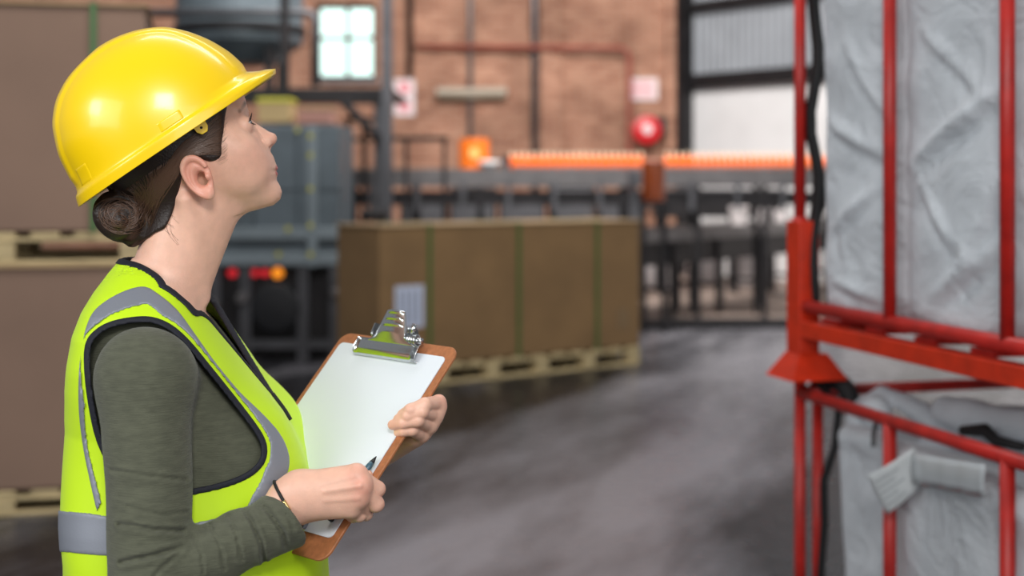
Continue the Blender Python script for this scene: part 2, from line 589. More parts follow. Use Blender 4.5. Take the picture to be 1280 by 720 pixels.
# wall fittings
def wx(x): return px(x, 0, WY).x
def wz(y): return px(0, y, WY).z
g = G()
pts = [(wx(520), WY - 0.1, wz(59)), (wx(700), WY - 0.25, wz(61)), (wx(776), WY - 0.25, wz(62)), (wx(783), WY - 0.25, wz(66)), (wx(785), WY - 0.25, wz(78)), (wx(785), WY - 0.25, wz(185)), (wx(785), WY - 0.25, 0.0)]
g.tube(pts, 0.038, 8)
o = obj('fire_pipe', g, M_redpipe, smooth=True); tag(o, 'long red-brown pipe running along the brick wall and bending down', 'pipe')
o = obj('vertical_pipe', G().tube([(wx(668), WY - 0.08, 0), (wx(668), WY - 0.08, 8)], 0.05, 10), M_steel, smooth=True)
tag(o, 'thin grey vertical pipe beside the pale brick pilaster', 'pipe')
o = obj('vertical_pipe', G().tube([(wx(513), WY - 0.17, wz(97)), (wx(513), WY - 0.17, 8)], 0.05, 10), M_dark, smooth=True)
tag(o, 'dark vertical pipe ending above the two small pale signs', 'pipe')
o = obj('vertical_pipe', G().tube([(wx(588), WY - 0.06, 0), (wx(588), WY - 0.06, 8)], 0.04, 10), M_steel2, smooth=True)
tag(o, 'pale vertical conduit rising behind the strip lamp', 'pipe')
t = empty('strip_lamp', (wx(590), WY - 0.17, wz(123)), 'unlit pale strip lamp fixed level on the brick wall', 'lamp')
obj('housing', G().bbox(wx(546), wx(634), WY - 0.24, WY - 0.11, wz(119), wz(111)), mat('aged_enamel', (176, 164, 148), 0.6), t, bevel=0.02)
obj('tube', G().tube([(wx(548), WY - 0.18, wz(121.5)), (wx(632), WY - 0.18, wz(121.5))], 0.03, 10), mat('milk_tube', (150, 136, 116), 0.4), t, smooth=True)
M_sign = mat('sign_white', (228, 214, 216), 0.6)
M_signred = mat('sign_red', (222, 138, 146), 0.6)
def sign(x0, x1, y0, y1, label, kind, WY=WY):
    c = (wx((x0 + x1) / 2), WY - 0.03, wz(y1))
    t = empty('wall_sign', c, label, 'sign', None)
    obj('plate', G().bbox(wx(x0), wx(x1), WY - 0.03, WY - 0.002, wz(y1), wz(y0)), M_sign, t)
    if kind == 0:
        for k in range(3):
            y = y0 + (y1 - y0) * (0.25 + 0.25 * k)
            obj('print_line', G().bbox(wx(x0 + 6), wx(x1 - 6), WY - 0.034, WY - 0.03, wz(y + 1.6), wz(y - 1.6)), M_signred, t)
    else:
        c = Vector((wx((x0 + x1) / 2), WY - 0.03, wz((y0 + y1) / 2)))
        obj('symbol', G().lathe(c, [(0.09, 0), (0.09, 0.006), (0.065, 0.006), (0.065, 0.001)], 20, (0, -1, 0)), M_signred, t)
sign(784, 822, 98, 125, 'pale red-lettered sign above the red hose reel', 0)
sign(494, 519, 100, 121, 'upper of two small pale signs near the window', 1, WY - 0.121)
sign(494, 519, 122, 145, 'lower of two small pale signs near the window', 1, WY - 0.121)
# hose reel
c = Vector((wx(806), WY - 0.35, wz(163)))
t = empty('hose_reel', c, 'round red fire hose reel mounted low on the brick wall', 'hose reel')
M_red = mat('signal_red', (205, 26, 36), 0.4)
R = 17 / F * WY
obj('drum', G().lathe(c, [(R * 0.3, -0.12), (R, -0.12), (R, -0.1), (R * 0.75, -0.09), (R * 0.75, 0.02), (R, 0.03), (R, 0.06), (R * 0.45, 0.09), (R * 0.3, 0.1)], 28, (0, -1, 0)), M_red, t, smooth=False)
obj('hub', G().lathe(c, [(R * 0.36, 0.1), (R * 0.36, 0.12), (R * 0.1, 0.13)], 20, (0, -1, 0)), M_sign, t)
obj('bracket', G().bbox(c.x + 0.1, c.x + 0.3, WY - 0.3, WY - 0.22, c.z - 0.05, c.z + 0.2), M_dark, t)

# ------------------------------------------------------------------ conveyors and things on them
CY = 15.0
def cX(x, Y=CY): return px(x, 0, Y).x
def cZ(y, Y=CY): return px(0, y, Y).z
t = empty('long_conveyor', (cX(730), CY, 0), 'long raised dark steel conveyor carrying the row of orange bottles', 'conveyor')
ztop = cZ(213)
x0, x1 = cX(425), cX(1090)
obj('belt', G().bbox(x0, x1, CY - 0.25, CY + 0.25, ztop - 0.05, ztop), M_dark, t)
for yy in (CY - 0.3, CY + 0.27):
    obj('side_rail', G().bbox(x0, x1, yy, yy + 0.03, ztop - 0.17, ztop + 0.015), M_steel2, t)
obj('lower_beam', G().bbox(x0, x1, CY - 0.25, CY + 0.25, ztop - 0.36, ztop - 0.22), M_dark, t)
for xx in (440, 520, 600, 690, 780, 868, 950, 1040):
    for yy in (CY - 0.28, CY + 0.24):
        obj('leg', G().bbox(cX(xx) - 0.03, cX(xx) + 0.03, yy, yy + 0.05, 0.012 if cX(xx) > 0.2 else 0.0, ztop - 0.17), M_dark, t)
for k, xx in enumerate(range(465, 1000, 56)):
    obj('cross_brace', G().bbox(cX(xx), cX(xx) + 0.05, CY - 0.33, CY - 0.30, ztop - 0.42, ztop - 0.10), M_steel, t)
# guard rail over the belt
obj('guide_rail', G().tube([(cX(640), CY - 0.2, ztop + 0.03), (cX(1090), CY - 0.2, ztop + 0.03)], 0.010, 8), M_steel2, t)
for xx in range(650, 1090, 60):
    obj('rail_bracket', G().bbox(cX(xx) - 0.01, cX(xx) + 0.01, CY - 0.22, CY - 0.2, ztop, ztop + 0.03), M_steel2, t)

# bottles
M_orange = mat('orange_bottle', (255, 112, 8), 0.35, coat=0.3)
M_cap = mat('pale_cap', (250, 226, 196), 0.5)
bx = cX(640)
lab = 'orange bottle with pale cap in the long row on the raised conveyor'
bot = empty('bottle', (bx, CY, ztop + 0.001), lab, 'bottle', 'orange bottles on the raised conveyor')
b0 = Vector((bx, CY, ztop + 0.001))
obj('body', G().lathe(b0, [(0.028, 0), (0.031, 0.006), (0.031, 0.1), (0.026, 0.125), (0.014, 0.15)], 14), M_orange, bot, smooth=True)
obj('cap', G().lathe(b0, [(0.016, 0.148), (0.017, 0.18), (0.015, 0.186)], 12), M_cap, bot, smooth=False)
nb = int((cX(1075) - bx) / 0.068)
for k in range(1, nb):
    if abs(bx + k * 0.068 - cX(817)) < 0.11: continue
    copy_thing(bot, (k * 0.068, 0, 0))

def drum(name, x, y0, y1, w, Y, m, label, cat, ribs=True, lid=None):
    c = Vector((cX(x, Y), Y, cZ(y1, Y)))
    H = cZ(y0, Y) - c.z; R = w / 2 / F * Y
    t = empty(name, c, label, cat)
    prof = [(R * 0.94, 0), (R, H * 0.04)]
    if ribs:
        for q in (0.33, 0.66):
            prof += [(R, H * (q - 0.03)), (R * 1.05, H * q), (R, H * (q + 0.03))]
    prof += [(R, H * 0.93), (R * 0.96, H * 0.97)]
    obj('body', G().lathe(c, prof, 24), m, t, smooth=False)
    obj('lid', G().lathe(c, [(R * 1.02, H * 0.96), (R * 1.02, H), (R * 0.9, H * 1.01)], 24), lid or m, t)
    return t
d = drum('orange_drum', 593, 174, 212.5, 38, 15.08, mat('orange_plastic', (240, 118, 24), 0.45), 'bright orange drum standing on the far conveyor', 'drum')
obj('round_label', G().lathe(Vector((cX(593, 15.08), 15.08 - 0.165, cZ(192, 15.08))), [(0.05, 0), (0.05, 0.006)], 18, (0, -1, 0)), mat('label_yellow', (235, 190, 110), 0.6), d)
c = px(612, 211.5, 14.85)
t = empty('white_bowl', c, 'white metal bowl in front of the orange drum', 'bowl')
obj('bowl_body', G().lathe(c, [(0.05, 0), (0.06, 0.01), (0.1, 0.05), (0.115, 0.09), (0.108, 0.09), (0.09, 0.05), (0.05, 0.02)], 24), M_white, t, smooth=True)
def crate(x0, x1, y0, y1, Y, dep, m, label, lidm, cat='box'):
    a = px(x0, y1, Y); b_ = px(x1, y0, Y)
    t = empty('storage_box', ((a.x + b_.x) / 2, Y + dep / 2, a.z), label, cat)
    h = b_.z - a.z
    obj('body', G().bbox(a.x, b_.x, Y, Y + dep, a.z, a.z + h * 0.82), m, t, bevel=0.008)
    obj('lid', G().bbox(a.x - 0.012, b_.x + 0.012, Y - 0.012, Y + dep + 0.012, a.z + h * 0.82, b_.z), lidm, t, bevel=0.008)
    return t
crate(628, 636, 195, 212.5, 14.84, 0.3, M_steel, 'narrow grey box beside the pale crate on the far conveyor', M_dark)
# amber tank on a stand
YA = 13.6
c = px(817, 252, YA)
t = empty('amber_drum_stand', (c.x, YA, 0), 'dark steel floor stand carrying the amber drum', 'stand')
for sx in (-0.1, 0.1):
    for sy in (-0.1, 0.1):
        obj('leg', G().bbox(c.x + sx - 0.02, c.x + sx + 0.02, YA + sy - 0.02, YA + sy + 0.02, 0.0, c.z - 0.04), M_dark, t)
obj('top_plate', G().bbox(c.x - 0.14, c.x + 0.14, YA - 0.14, YA + 0.14, c.z - 0.04, c.z - 0.002), M_dark, t)
drum('amber_drum', 817, 200, 252, 29, YA, mat('amber_glass', (120, 52, 14), 0.2, coat=0.6), 'glossy dark amber drum on a stand below the hose reel', 'drum', False, mat('pinkish_cap', (200, 130, 110), 0.5))
o = obj('control_post', G().bbox(cX(788, 13.4), cX(797, 13.4), 13.38, 13.46, 0, cZ(213, 13.4)).bbox(cX(785, 13.4), cX(800, 13.4), 13.34, 13.48, cZ(232, 13.4), cZ(212, 13.4)), M_steel, bevel=0.008)
tag(o, 'slim grey control post left of the amber drum', 'post')

# lower conveyor: runs from behind the strapped carton away to the right
P0 = Vector((1.15, 13.25, 0)); P1 = Vector((5.2, 16.9, 0))
# (its near edge is seen at pixel rows 290 -> 272)
P0 = px(760, 292, 13.6); P1 = px(1080, 262, 18.2)
P0.z = P1.z = 0
TD = (P1 - P0).normalized(); ND = Vector((-TD.y, TD.x, 0)); LEN = (P1 - P0).length
zt = 0.945
t = empty('low_conveyor', (P0 + P1) / 2, 'lower grey roller conveyor on tall dark legs behind the strapped carton', 'conveyor')
def dbox(g, s0, s1, d0, d1, z0, z1):
    c = P0 + TD * ((s0 + s1) / 2) + ND * ((d0 + d1) / 2); c.z = (z0 + z1) / 2
    return g.box(c, (s1 - s0, d1 - d0, z1 - z0), (TD, ND))
obj('bed', dbox(G(), 0, LEN, 0.04, 0.56, zt - 0.1, zt - 0.06), M_steel, t)
for d0 in (0.0, 0.56):
    obj('side_rail', dbox(G(), 0, LEN, d0, d0 + 0.04, zt - 0.12, zt + 0.01), M_steel2, t)
obj('skirt', dbox(G(), 0, LEN, 0.06, 0.54, zt - 0.36, zt - 0.12), M_dark, t)
k = 0.08
while k < LEN:
    a = P0 + TD * k + ND * 0.045; b_ = P0 + TD * k + ND * 0.555
    obj('roller', G().tube([(a.x, a.y, zt - 0.03), (b_.x, b_.y, zt - 0.03)], 0.025, 8), M_steel2, t, smooth=True)
    k += 0.14
for s_ in (0.3, 1.25, 2.2, 3.15, 4.1, 5.0):
    for d0 in (0.02, 0.54):
        if s_ > LEN: continue
        q = P0 + TD * s_
        obj('leg', dbox(G(), s_ - 0.035, s_ + 0.035, d0, d0 + 0.05, 0.0 if q.y < 13.8 else 0.012, zt - 0.12), M_dark, t)
    if s_ < LEN:
        obj('stretcher', dbox(G(), s_ - 0.02, s_ + 0.02, 0.07, 0.54, 0.3, 0.34), M_dark, t)
# pale tubs standing on the lower conveyor
M_tub = mat('pale_plastic', (214, 206, 206), 0.5)
tubs = [(924, 0.21, 'leftmost and largest pale round tub on the lower conveyor'), (953, 0.17, 'middle pale round tub on the lower conveyor'), (976, 0.15, 'pale round tub next to the red rack post on the lower conveyor')]
for (xx, H, lb) in tubs:
    # intersection with the conveyor centre line
    r = (xx - 640) / F
    s_ = (r * (P0.y + ND.y * 0.3) - (P0.x + ND.x * 0.3)) / (TD.x - r * TD.y)
    q = P0 + TD * s_ + ND * 0.3; q.z = zt - 0.004
    t = empty('round_tub', q, lb, 'tub')
    R = H * 0.52
    obj('body', G().lathe(q, [(R * 0.85, 0), (R, H * 0.86)], 20), M_tub, t, smooth=False)
    obj('lid', G().lathe(q, [(R * 1.06, H * 0.86), (R * 1.06, H * 0.97), (R * 0.95, H)], 20), M_tub, t)
# pale sacks on the floor beyond
for i, (xx, Y, lb) in enumerate(((826, 19.0, 'left pale sack slumped on the floor behind the lower conveyor'), (880, 19.6, 'middle pale sack slumped on the floor behind the lower conveyor'), (936, 19.2, 'right pale sack slumped on the floor behind the lower conveyor'))):
    c = px(xx, 0, Y); c.z = 0.012
    R = 0.26
    v, f = polygonize(lambda P: smax(ell(P, (c.x, c.y, 0.2), (R, R * 0.8, 0.42)) + 0.02 * wob(P, 14, i), 0.013 - P[:, 2], 0.02), (c.x - 0.4, c.y - 0.4, -0.05), (c.x + 0.4, c.y + 0.4, 0.75), 0.03)
    o = obj('sack', (v, f), M_tub, smooth=True); tag(o, lb, 'sack')

# ------------------------------------------------------------------ cartons on pallets
def pallet(P, ex, ey, L, W, H, label, nblk=4):
    """P = front left corner on the ground, ex along the front, ey to the rear"""
    P = Vector(P); ex = Vector(ex); ey = Vector(ey)
    t = empty('pallet', P + ex * L / 2 + ey * W / 2, label, 'pallet')
    def b(name, s0, s1, d0, d1, z0, z1, m=M_wood):
        c = P + ex * ((s0 + s1) / 2) + ey * ((d0 + d1) / 2) + Vector((0, 0, (z0 + z1) / 2))
        obj(name, G().box(c, (s1 - s0, d1 - d0, z1 - z0), (ex, ey)), m, t, bevel=0.004, seg=1)
    bw = 0.11
    for r in (0, (W - 0.1) / 2, W - 0.1):
        b('bottom_board', 0, L, r, r + 0.1, 0, 0.02)
        b('stringer_board', 0, L, r, r + 0.1, H - 0.042, H - 0.022)
        for k in range(nblk):
            s0 = (L - bw) * k / (nblk - 1)
            b('block', s0, s0 + bw, r, r + 0.1, 0.02, H - 0.042)
    n = max(5, int(L / 0.17))
    for k in range(n):
        s0 = (L - 0.12) * k / (n - 1)
        b('deck_board', s0, s0 + 0.12, 0, W, H - 0.022, H)
    return t

def carton(P, ex, ey, L, W, H, label, m, straps, edge, flaps=False):
    P = Vector(P); ex = Vector(ex); ey = Vector(ey); ez = Vector((0, 0, 1))
    t = empty('carton', P + ex * L / 2 + ey * W / 2, label, 'carton')
    def b(name, s0, s1, d0, d1, z0, z1, mm, bev=0.0):
        c = P + ex * ((s0 + s1) / 2) + ey * ((d0 + d1) / 2) + ez * ((z0 + z1) / 2)
        return obj(name, G().box(c, (s1 - s0, d1 - d0, z1 - z0), (ex, ey)), mm, t, bevel=bev)
    b('body', 0, L, 0, W, 0, H - 0.012, m, 0.012)
    b('top_sheet', -0.012, L + 0.012, -0.012, W + 0.012, H - 0.012, H, edge, 0.003)
    for s in straps:
        g = G()
        for (d0, d1, z0, z1) in ((-0.016, -0.013, 0.0, H + 0.004), (W + 0.013, W + 0.016, 0.0, H + 0.004), (-0.016, W + 0.016, H, H + 0.004)):
            c = P + ex * s + ey * ((d0 + d1) / 2) + ez * ((z0 + z1) / 2)
            g.box(c, (0.028, d1 - d0, z1 - z0), (ex, ey))
        obj('strap', g, M_strap, t)
    return t

# strapped carton in the middle of the hall
Q0 = px(475, 489, 9.77); Q0.z = 0
Q1 = px(800, 455, 11.18); Q1.z = 0
ex = (Q1 - Q0).normalized(); ey = Vector((-ex.y, ex.x, 0)); L = (Q1 - Q0).length
PH = 0.15
pallet(Q0 + ex * 0.0, ex, ey, L, 0.6, PH, 'long pale wooden pallet under the green-strapped carton', 6)
c = carton(Q0 + Vector((0, 0, PH + 0.001)), ex, ey, L, 0.6, 0.985, 'long brown carton with three green straps and a white label', M_card, [0.40, 1.18, 1.93], M_card_edge)
def on_face(s0, s1, z0, z1, mm, name, d=0.004):
    cc = Q0 + ex * ((s0 + s1) / 2) + ey * (-d / 2) + Vector((0, 0, PH + (z0 + z1) / 2))
    obj(name, G().box(cc, (s1 - s0, d, z1 - z0), (ex, ey)), mm, c)
on_face(0.12, 0.355, 0.27, 0.565, M_label, 'label_sheet')
for k in range(4):
    on_face(0.15 + 0.05 * k, 0.165 + 0.05 * k, 0.30, 0.53, M_print, 'print_line', 0.006)
on_face(2.14, 2.26, 0.14, 0.3, mat('scuffed_card', (128, 104, 74), 0.85), 'handling_mark', 0.003)
# coil of dark cable on top of the carton
cc = Q0 + ex * 0.13 + ey * 0.3 + Vector((0, 0, PH + 1.008))
o = obj('dark_pouch', G().lathe(cc, [(0.08, 0), (0.1, 0.02), (0.1, 0.06), (0.07, 0.085)], 16), M_dark); tag(o, 'small dark roll lying on the green-strapped carton', 'roll')

# stacked cartons at the left
LY = 6.25
X1 = px(182, 0, LY).x
Lw = 1.75
ra = math.radians(12.5)
ex2 = Vector((math.cos(ra), math.sin(ra), 0)); ey2 = Vector((-math.sin(ra), math.cos(ra), 0))
P0c = Vector((X1, LY, 0)) - ex2 * Lw
h_p = 0.13
def lz(y): return px(0, y, LY).z
z_c1 = lz(606) ; z_top1 = lz(330); z_c2 = lz(289); z_top2 = lz(6)
pallet(P0c, ex2, ey2, Lw, 1.1, z_c1 - 0.002, 'pale pallet on the floor under the left carton stack', 4)
carton(P0c + Vector((0, 0, z_c1)), ex2, ey2, Lw, 1.1, z_top1 - z_c1, 'lower brown carton of the stack at the left edge', M_card_l, [], M_card_edge)
pallet(P0c + Vector((0, 0, z_top1 + 0.001)), ex2, ey2, Lw, 1.1, z_c2 - z_top1 - 0.003, 'pallet between the two stacked cartons at the left edge', 4)
carton(P0c + Vector((0, 0, z_c2)), ex2, ey2, Lw, 1.1, z_top2 - z_c2, 'upper brown carton with one green strap at the left edge', M_card_l, [Lw - 0.22], M_card_edge)

# ------------------------------------------------------------------ machinery behind the person
MY = 11.5
def mb(g, x0, x1, y0, y1, Y=MY, d=0.3):
    a, b_ = px(x0, y1, Y), px(x1, y0, Y)
    return g.bbox(a.x, b_.x, Y, Y + d, a.z, b_.z)
M_blue = mat('blue_grey_panel', (98, 109, 116), 0.45, 0.2, var=0.2, vscale=3)
M_blue2 = mat('pale_blue_panel', (130, 141, 147), 0.45, 0.2, var=0.1, vscale=3)
M_yel = mat('yellow_mark', (196, 190, 60), 0.5)
a = px(262, 0, MY); b_ = px(424, 0, MY)
t = empty('wrapping_machine', ((a.x + b_.x) / 2, MY + 0.5, 0), 'large blue-grey panelled machine behind the woman', 'machine')
for i in range(3):
    x0 = 264 + i * 54
    for (y0, y1) in ((158, 238), (240, 296)):
        obj('panel', mb(G(), x0, x0 + 52.5, y0, y1, MY, 0.04), M_blue, t, bevel=0.008)
obj('housing', mb(G(), 262, 425, 156, 334, MY + 0.042, 0.95), M_blue, t)
obj('column', mb(G(), 384, 396, 158, 334, MY - 0.06, 0.055), M_blue2, t, bevel=0.01)
obj('cross_band', mb(G(), 264, 424, 284, 300, MY - 0.03, 0.028), M_blue2, t, bevel=0.01)
obj('cross_band', mb(G(), 264, 424, 316, 332, MY - 0.03, 0.028), M_blue2, t, bevel=0.01)
for (xx, yy) in ((388, 170), (388, 194), (388, 236), (388, 282), (360, 286), (348, 318), (372, 162), (388, 318)):
    obj('warning_mark', mb(G(), xx - 2.5, xx + 2.5, yy - 3, yy + 3, MY - 0.068, 0.006), M_yel, t)
obj('base', mb(G(), 258, 432, 334, 478, MY + 0.1, 0.9), M_dark, t)
for xx in (262, 300, 372, 412):
    obj('leg', G().bbox(px(xx, 0, MY).x, px(xx + 14, 0, MY).x, MY - 0.02, MY + 0.08, 0.0, cZ(334, MY)), M_steel, t)
obj('kick_rail', mb(G(), 262, 426, 425, 436, MY - 0.03, 0.05), M_steel, t)
c = px(345, 384, MY)
obj('drive_wheel', G().lathe((c.x, MY - 0.02, c.z), [(0.1, -0.1), (0.2, -0.1), (0.2, 0.02), (0.16, 0.03), (0.05, 0.04)], 24, (0, -1, 0)), mat('black_rubber', (16, 17, 22), 0.6), t)
M_amb = mat('amber_lamp', (255, 150, 30), 0.3, emit=(255, 150, 40), estr=0.9)
M_rl = mat('red_lamp', (230, 40, 50), 0.3, emit=(230, 50, 60), estr=0.6)
for (xx, mm, r) in ((345, M_amb, 0.045), (329, M_rl, 0.032), (316, M_rl, 0.032), (288, M_rl, 0.036)):
    c = px(xx, 342, MY)
    obj('indicator_lamp', G().lathe((c.x, MY + 0.1, c.z), [(r, 0), (r, 0.03), (r * 0.7, 0.05), (r * 0.2, 0.058)], 16, (0, -1, 0)), mm, t, smooth=True)
for (xx, yy, r) in ((262, 382, 0.06), (300, 372, 0.05), (416, 366, 0.04)):
    c = px(xx + 4, yy, MY)
    obj('gauge', G().lathe((c.x, MY - 0.03, c.z), [(r, 0), (r, 0.03), (r * 0.8, 0.04)], 16, (0, -1, 0)), M_steel2, t)

# platform (mezzanine) with posts behind the machine
PY = 13.0
t = empty('steel_platform', (px(420, 0, PY).x, PY + 0.8, 0), 'dark raised steel platform on posts left of the conveyor', 'platform')
obj('deck_beam', mb(G(), 180, 491, 110, 128, PY, 0.12), M_dark, t)
obj('deck', G().bbox(px(180, 0, PY).x, px(491, 0, PY).x, PY + 0.12, PY + 1.7, cZ(118, PY), cZ(111, PY)), M_dark, t)
obj('post', G().bbox(px(466, 0, PY).x, px(478, 0, PY).x, PY + 0.12, PY + 0.22, 0, cZ(118, PY)), M_steel, t)
obj('post', G().bbox(px(478, 0, PY).x, px(491, 0, PY).x, PY - 0.1, PY - 0.002, 0, 4.6), M_steel, t)
obj('post', G().bbox(px(352, 0, PY).x, px(362, 0, PY).x, PY - 0.1, PY - 0.002, 0, 4.6), M_dark, t)
g = G().tube([px(480, 180, PY), px(430, 128, PY)], 0.04, 8)
obj('knee_brace', g, M_dark, t)
obj('rail', mb(G(), 491, 560, 170, 176, PY + 0.3, 0.04), M_dark, t)
for xx in (505, 553):
    obj('rail_post', G().bbox(px(xx, 0, PY + 0.3).x, px(xx + 5, 0, PY + 0.3).x, PY + 0.3, PY + 0.34, 0, cZ(172, PY + 0.3)), M_dark, t)
# things on and beside the platform
crate(322, 362, 122.5, 153, 12.2, 0.35, mat('cream_card', (196, 168, 120), 0.8), 'cream box with yellow lid standing on the blue-grey machine', M_yel)
crate(374, 414, 134, 153.5, 12.2, 0.3, mat('pink_card', (188, 138, 124), 0.8), 'dull pink box standing on the blue-grey machine', M_card_edge)
# tank
c = px(262, 88, 12.6)
t = empty('steel_tank', (c.x, 13.5, cZ(111, PY) + 0.002), 'large blue-grey cylindrical tank on the dark platform', 'tank')
zb = cZ(111, PY) + 0.002
R = 0.62
ct = Vector((c.x, 14.0, zb))
obj('shell', G().lathe(ct, [(R * 0.55, 0.3), (R * 0.98, 0.5), (R, 0.55), (R, 2.9)], 40), M_blue, t, smooth=False)
for z in (0.58, 1.15):
    obj('hoop', G().lathe(ct, [(R, z), (R + 0.03, z + 0.01), (R + 0.03, z + 0.08), (R, z + 0.09)], 40), M_dark, t)
for k in range(4):
    w = math.pi / 4 + k * math.pi / 2
    obj('leg', G().bbox(ct.x + math.cos(w) * R * 0.8 - 0.04, ct.x + math.cos(w) * R * 0.8 + 0.04, 14.0 + math.sin(w) * R * 0.8 - 0.04, 14.0 + math.sin(w) * R * 0.8 + 0.04, zb, zb + 0.5), M_dark, t)
o = obj('pipe_run', G().tube([px(182, 16, 13.2), px(385, 16, 13.2), px(392, 19, 13.2), px(394, 30, 13.2), px(394, 108, 13.2)], 0.04, 10), M_steel, smooth=True)
tag(o, 'grey pipe crossing in front of the tank and dropping beside the window', 'pipe')
c = px(353, 75, 13.4)
o = obj('round_gauge', G().lathe((c.x, 13.39, c.z), [(0.05, 0), (0.05, 0.03), (0.035, 0.035)], 18, (0, -1, 0)).tube([(c.x, 13.4, c.z - 0.03), (c.x, 13.4, cZ(111, PY) + 0.001)], 0.02, 8), M_steel2)
tag(o, 'small pale round gauge on the platform right of the tank', 'gauge')
# rear pump frames between the machine and the conveyor
t = empty('tube_scaffold', (px(455, 0, 14.0).x, 14.0, 0), 'dark tube scaffold standing under the window', 'scaffold')
for xx in (432, 452, 470):
    obj('upright', G().bbox(px(xx, 0, 14.0).x, px(xx + 6, 0, 14.0).x, 14.0, 14.06, 0, cZ(150, 14.0)), M_dark, t)
obj('crossbar', mb(G(), 430, 480, 146, 152, 13.98, 0.1), M_dark, t)
obj('crossbar', mb(G(), 430, 480, 172, 177, 13.98, 0.02), M_dark, t)

# dark bench in front of the white side wall
t = empty('dark_bench', (px(890, 0, 18.0).x, 18.2, 0.012), 'long dark steel bench in front of the white wall', 'bench')
BYY = 18.0
xa, xb_ = px(818, 0, BYY).x, px(975, 0, BYY).x
obj('apron', G().bbox(xa, xb_, BYY, BYY + 0.5, 0.98, 1.30), M_dark, t)
obj('bench_top', G().bbox(xa - 0.03, xb_ + 0.03, BYY - 0.03, BYY + 0.55, 1.30, 1.335), M_steel, t)
for k in range(4):
    for yy in (BYY + 0.02, BYY + 0.42):
        xx = xa + 0.05 + (xb_ - xa - 0.16) * k / 3
        obj('leg', G().bbox(xx, xx + 0.06, yy, yy + 0.06, 0.012, 0.98), M_dark, t)

# row of dark machine cabinets behind the raised conveyor
ords = ('first', 'second', 'third', 'fourth', 'fifth')
for k in range(5):
    x0_ = cX(500 + k * 62, 17.2); w_ = cX(558 + k * 62, 17.2) - x0_
    h_ = (1.30, 1.36, 1.26, 1.40, 1.32)[k]
    zf = 0.012 if x0_ > 0.15 else 0.0
    t = empty('machine_cabinet', (x0_ + w_ / 2, 17.5, zf), ords[k] + ' from the left of five dark cabinets behind the raised conveyor', 'cabinet', 'dark cabinets behind the conveyor')
    obj('body', G().bbox(x0_, x0_ + w_, 17.22, 17.8, zf, h_), M_dark, t, bevel=0.01)
    d_ = obj('door', G().bbox(x0_ + 0.03, x0_ + w_ - 0.03, 17.195, 17.22, 0.1, h_ - 0.06), M_steel, t, bevel=0.006)
    obj('handle', G().bbox(x0_ + w_ - 0.1, x0_ + w_ - 0.07, 17.17, 17.195, h_ - 0.5, h_ - 0.3), M_steel2, d_)

# ------------------------------------------------------------------ red stacking frames with bulk bags
A = Vector((0.81, 4.0, 0)); T = Vector((0.2588, -0.9659, 0)); Q = Vector((0.9659, 0.2588, 0)); UP = Vector((0, 0, 1))
def rp(s, d, z): return A + T * s + Q * d + UP * z
M_redt = mat('worn_red_tube', (182, 34, 26), 0.42, var=0.22, vscale=14, bump=0.1, bscale=40)
M_redo = mat('orange_red_steel', (206, 48, 14), 0.45, var=0.18, vscale=16, bump=0.1, bscale=40)
LN, WD, SP = 1.47, 1.15, 0.49
r_t = 0.0165
def rbox(g, s0, s1, d0, d1, z0, z1):
    return g.box(rp((s0 + s1) / 2, (d0 + d1) / 2, (z0 + z1) / 2), (s1 - s0, d1 - d0, z1 - z0), (T, Q))

# lower frame
t = empty('stacking_frame', rp(LN / 2, WD / 2, 0), 'lower red tubular stacking frame standing on the floor at the right', 'rack')
for s in (0, LN):
    for d in (0, WD):
        obj('corner_post', G().tube([rp(s, d, 0), rp(s, d, 0.90)], r_t, 14), M_redt, t, smooth=True)
        e = 0.055 if d == 0 else -0.055
        obj('inner_post', G().tube([rp(s, d + e, 0), rp(s, d + e, 0.83)], r_t * 0.95, 14), M_redt, t, smooth=True)
        obj('foot_plate', rbox(G(), s - 0.05, s + 0.05, d - 0.05, d + 0.05, 0.0, 0.012), M_redo, t)
for d in (0, WD):
    obj('top_rail', G().tube([rp(0, d, 0.853), rp(LN, d, 0.853)], r_t, 14), M_redt, t, smooth=True)
    obj('bottom_rail', G().tube([rp(0, d, 0.12), rp(LN, d, 0.12)], r_t, 14), M_redt, t, smooth=True)
    for k in (1, 2):
        obj('upright_bar', G().tube([rp(SP * k, d, 0.12), rp(SP * k, d, 0.853)], r_t, 14), M_redt, t, smooth=True)
for s in (0, LN):
    obj('end_rail', G().tube([rp(s, 0, 0.855), rp(s, WD, 0.855)], r_t, 14), M_redt, t, smooth=True)
    obj('end_rail', G().tube([rp(s, 0, 0.12), rp(s, WD, 0.12)], r_t, 14), M_redt, t, smooth=True)
for k in range(5):
    d = 0.12 + (WD - 0.24) * k / 4
    obj('floor_slat', rbox(G(), -0.0, LN, d - 0.04, d + 0.04, 0.14, 0.155), M_redt, t)

